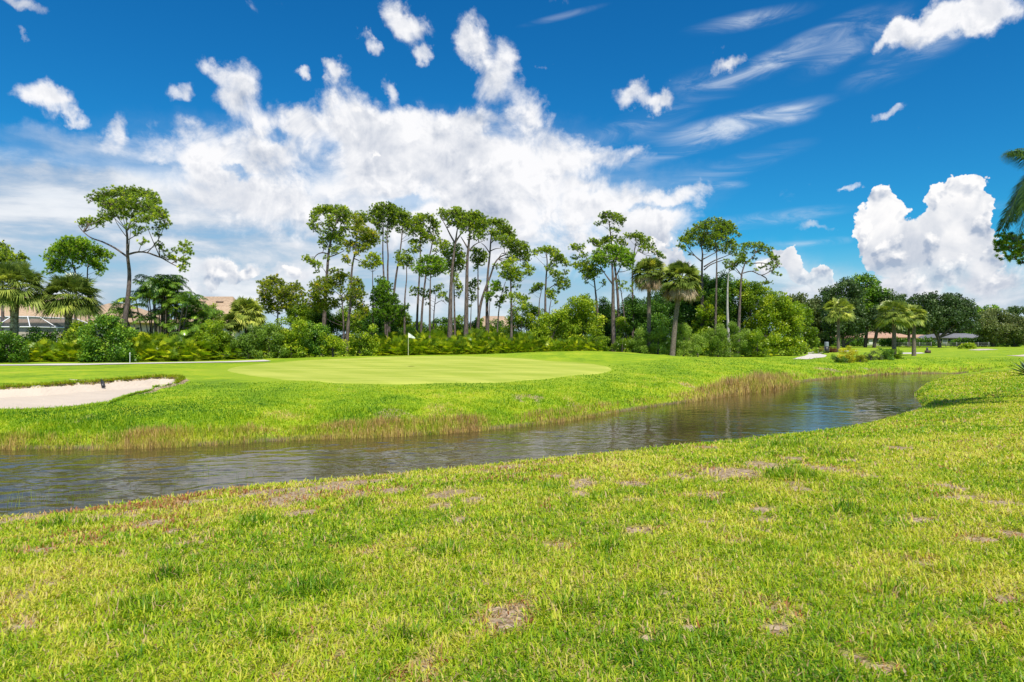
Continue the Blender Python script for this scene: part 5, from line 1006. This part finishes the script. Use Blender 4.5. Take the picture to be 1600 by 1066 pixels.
def house(cx, cy, w, d, zeave, zridge, label, roofm='tile', wallm='stucco', ridge=.45, wins=4, vents=()):
    z0 = gz(cx, cy); root = empty('house', (cx, cy, z0), label, 'house'); he, hr = zeave - z0, zridge - z0
    A = Acc(); box(A, -w / 2, w / 2, -d / 2, d / 2, -.2, he); A.build('wall', M[wallm], root)
    A = Acc(); e = .6; rl = w * ridge / 2; E = [(-w / 2 - e, -d / 2 - e, he), (w / 2 + e, -d / 2 - e, he), (w / 2 + e, d / 2 + e, he), (-w / 2 - e, d / 2 + e, he)]; E2 = [(a_, b_, c_ + .2) for a_, b_, c_ in E]; Rr = [(-rl, 0, hr), (rl, 0, hr)]
    A.add(E + E2 + Rr, [[0, 1, 5, 4], [1, 2, 6, 5], [2, 3, 7, 6], [3, 0, 4, 7], [3, 2, 1, 0], [4, 5, 9, 8], [6, 7, 8, 9]]); A.add(E2 + Rr, [[1, 2, 5], [3, 0, 4]])
    roof = A.build('roof', M[roofm], root)
    for i, (t, u) in enumerate(vents):
        x = t * rl; y = (-d / 2 - e) * (1 - u); z = he + .2 + (hr - he - .2) * u; A = Acc(); box(A, x - .55, x + .55, y - .12, y + .35, z - .02, z + .16); v_ = A.build('vent', M['vent'], None); v_.parent = roof
    for i in range(wins):
        x = -w / 2 + w * (i + .5) / wins; zz = he * .35
        A = Acc(); box(A, x - .75, x + .75, -d / 2 - .05, -d / 2 + .02, zz, zz + 1.35); wn = A.build('window', M['frame'], root)
        A = Acc(); box(A, x - .66, x + .66, -d / 2 - .07, -d / 2 - .052, zz + .09, zz + 1.26); pn_ = A.build('pane', M['glass'], None); pn_.parent = wn
    return root
def Pxy(px, Y): return (px - 800) / F * Y
def Zpx(py, Y): return H + (HY - py) / F * Y
Y = 92; house(Pxy(25, Y), Y, 24, 18, Zpx(506, 83), Zpx(462, Y), 'tan tiled house behind the fan palms and screened enclosure at the left', wins=5)
Y = 100; house(Pxy(183, Y), Y, 12, 14, Zpx(505, 93), Zpx(474, Y), 'tan tiled house wing showing left of the tall lone pine', ridge=.2, wins=3)
Y = 104; house(Pxy(340, Y), Y, 8.5, 9, Zpx(508, 97), Zpx(463.5, Y), 'tan tiled house behind the feather palm clump', ridge=.55, wins=3, vents=[(-.8, .78), (.35, .78)])
Y = 150; house(Pxy(772, Y), Y, 9, 10, Zpx(512, 142), Zpx(494, Y), 'pale tiled house glimpsed between the pine trunks', ridge=.5, wins=4)
Y = 185; house(Pxy(1325, Y), Y, 15, 14, Zpx(529, 178), Zpx(521, Y), 'white walled house with orange roof left of the forked far oak', 'tile_o', 'stucco_w', wins=6)
Y = 190; house(Pxy(1375, Y), Y, 11, 12, Zpx(528, 183), Zpx(518, Y), 'orange roofed house behind the forked far oak', 'tile_o', 'stucco', wins=4)
Y = 195; house(Pxy(1432, Y), Y, 7, 9, Zpx(530, 188), Zpx(523, Y), 'small orange roofed house right of the pale fan palm', 'tile_o', 'stucco_w', wins=3)
Y = 190; house(Pxy(1487, Y), Y, 17, 12, Zpx(529, 183), Zpx(521, Y), 'grey house behind the big spreading oak', 'tile_g', 'stucco_g', wins=6)
# screened pool enclosure
def enclosure():
    Y0, Y1 = 68.0, 80.0; xr = Pxy(47, Y0); xl = xr - 14; zt = Zpx(511, Y0); zr = zt + 1.1; z0 = gz(xr, Y0); root = empty('screen_enclosure', (xr, Y0, z0), 'white framed pool enclosure with dark screens beside the left house', 'pool enclosure'); o_ = np.array([xr, Y0, z0])
    A = Acc(); r_ = .055
    def bar(a, b_): tube(A, [np.array(a, float), np.array(b_, float)], [r_, r_], 4)
    xs2 = [xl, xl + 3.5, xl + 7, xl + 10.5, xr]; ys2 = [Y0, Y0 + 4, Y0 + 8, Y1]
    for x in xs2: bar((x, Y0, z0), (x, Y0, zt))
    for y in ys2: bar((xr, y, z0), (xr, y, zt))
    bar((xl, Y0, zt), (xr, Y0, zt)); bar((xr, Y0, zt), (xr, Y1, zt)); bar((xl, Y0, z0 + 1), (xr, Y0, z0 + 1)); bar((xr, Y0, z0 + 1), (xr, Y1, z0 + 1))
    xi, yi, yj = xr - 1.8, Y0 + 2.2, Y1 - 2; bar((xl, yi, zr), (xi, yi, zr)); bar((xi, yi, zr), (xi, yj, zr)); bar((xr, Y0, zt), (xi, yi, zr)); bar((xr, Y1, zt), (xi, yj, zr))
    for x in xs2[:-1]: bar((x, Y0, zt), (x, yi, zr)); bar((x, yi, zr), (x, yj, zr))
    for y in (Y0 + 4, Y0 + 8): bar((xr, y, zt), (xi, y, zr)); bar((xl, y, zr), (xi, y, zr))
    A.build('frame', M['frame'], root, o_)
    A = Acc(); A.add([(xl, Y0 + .03, z0), (xr - .03, Y0 + .03, z0), (xr - .03, Y0 + .03, zt), (xl, Y0 + .03, zt)], [[0, 1, 2, 3]]); A.add([(xr - .03, Y0, z0), (xr - .03, Y1, z0), (xr - .03, Y1, zt), (xr - .03, Y0, zt)], [[0, 1, 2, 3]])
    A.add([(xl, Y0, zt), (xr, Y0, zt), (xi, yi, zr), (xl, yi, zr)], [[0, 1, 2, 3]]); A.add([(xr, Y0, zt), (xr, Y1, zt), (xi, yj, zr), (xi, yi, zr)], [[0, 1, 2, 3]]); A.add([(xl, yi, zr), (xi, yi, zr), (xi, yj, zr), (xl, yj, zr)], [[0, 1, 2, 3]])
    A.build('screen', M['screen'], root, o_)
    A = Acc(); dx = Pxy(62, Y0 + 5)
    box(A, xr - .02, xr + .06, Y0 + 5, Y0 + 5.9, z0 + .02, z0 + 2.0); A.build('door', M['frame'], root, o_)
enclosure()
# far fence at the right
def fence(pxa, pxb, Y, label, hgt=1.1):
    xa, xb = Pxy(pxa, Y), Pxy(pxb, Y); z0 = gz((xa + xb) / 2, Y); root = empty('fence', (xa, Y, z0), label, 'fence'); n_ = int((xb - xa) / 2.4)
    o_ = np.array([xa, Y, z0])
    for i in range(n_ + 1):
        A = Acc(); x = xa + (xb - xa) * i / n_; box(A, x - .06, x + .06, Y - .06, Y + .06, z0 - .1, z0 + hgt + .08); A.build('post', M['fence'], root, o_)
    A = Acc()
    for z in (.45, .95): box(A, xa, xb, Y - .02, Y + .02, z0 + z - .04, z0 + z + .04)
    A.build('rail', M['fence'], root, o_)
fence(1400, 1455, 160, 'weathered rail fence behind the fan palms at the far right')
fence(1478, 1545, 160, 'weathered rail fence behind the big spreading oak')

# ------------------------------------------------------------------ golf things
x, y = hit(638, 553.5); y = min(y, 64); x = Pxy(638, y); z0 = gz(x, y)
root = empty('golf_flag', (x, y, z0), 'white golf flag on a thin pole at the back of the green', 'flag')
A = Acc(); tube(A, [np.array([0, 0, -.05]), np.array([0, 0, 2.15])], [.022, .014], 8); A.build('pole', plain('yellow_pole', (.75, .72, .45), .4, .05), root)
A = Acc(); n_ = 9; u = np.linspace(0, 1, n_); V = []
for i in range(n_):
    xx = u[i] * .62; yy = .05 * math.sin(u[i] * 7); V += [(xx, yy, 2.13 - .42 * u[i] ** 1.2), (xx, yy + .03, 1.68 - .10 * u[i] + .02)]
A.add(V, [[2 * i, 2 * i + 1, 2 * i + 3, 2 * i + 2] for i in range(n_ - 1)]); A.build('flag_cloth', plain('white_cloth', (.82, .82, .82), .8, .03), root)
A = Acc(); a = np.linspace(0, 6.283, 17)[:-1]; A.add(np.stack([.054 * np.cos(a), .054 * np.sin(a), np.full(16, .033)], 1).tolist() + [(0, 0, .033)], [[i, (i + 1) % 16, 16] for i in range(16)]); A.build('cup', M['dark'], root)
def rake():
    # bunker rake lying by the far lip
    p0 = hit(160, 602); x, y = p0; z = gz(x, y) + .07; root = empty('bunker_rake', (x, y, z), 'dark bunker rake leaning on the far lip of the sand', 'rake')
    A = Acc(); tube(A, [np.array([0, 0, .03]), np.array([-1.0, .25, .10]), np.array([-1.7, .42, .14])], [.02, .02, .018], 6); A.build('handle', plain('rake_handle', (.55, .45, .28), .6, .1), root)
    A = Acc(); box(A, -.04, .04, -.32, .32, .0, .06)
    for i in range(12): yy = -.3 + .6 * i / 11; box(A, -.01, .06, yy - .012, yy + .012, -.08, .003)
    hd = A.build('rake_head', M['dark'], root); hd.rotation_euler = (.5, -.6, .35)
rake()
def stake(px, py, hh_, label):
    x, y = hit(px, py); z = gz(x, y); A = Acc(); tube(A, [np.array([0, 0, -.1]), np.array([0, 0, hh_ * .5]), np.array([0, 0, hh_])], [.022, .022, .022], 8); tube(A, [np.array([0, 0, hh_ - .02]), np.array([0, 0, hh_ + .05])], [.05, .02], 8)
    o = A.build('stake', M['frame'], None); o.location = (x, y, z); tag(o, label, 'stake', 'white marker stakes')
stake(203, 567, .75, 'white marker stake before the large round leaved hedge shrub')
stake(505, 556.5, .95, 'white marker stake left of the double stemmed pine')
stake(663, 553.5, .45, 'tiny white marker stake just right of the flag')
def cooler():
    Yc = 93.0; x = Pxy(1291.5, Yc); z = gz(x, Yc); root = empty('drinks_cooler_post', (x, Yc, z), 'grey boxed post with a round top by the fork of the path', 'post')
    A = Acc(); box(A, -.24, .24, -.22, .22, -.05, .9); A.build('base', M['dark'], root)
    A = Acc(); tube(A, [np.array([0, 0, .9]), np.array([0, 0, 1.45]), np.array([0, 0, 1.52])], [.27, .27, .2], 14); A.build('tank', plain('grey_tank', (.22, .25, .28), .5, .1), root)
cooler()
def marker():
    x, y = hit(1450, 552); z = gz(x, y); root = empty('tee_marker', (x, y, z), 'small dark marker block standing on the far fairway', 'marker'); A = Acc(); box(A, -.35, .28, -.2, .2, -.02, .38); A.build('block', plain('brown_block', (.07, .035, .025), .7, .2), root)
    A = Acc(); tube(A, [np.array([-.1, 0, .36]), np.array([-.12, 0, .62]), np.array([-.05, 0, .78])], [.15, .13, .05], 8); A.build('knob', M['dark'], root)
marker()
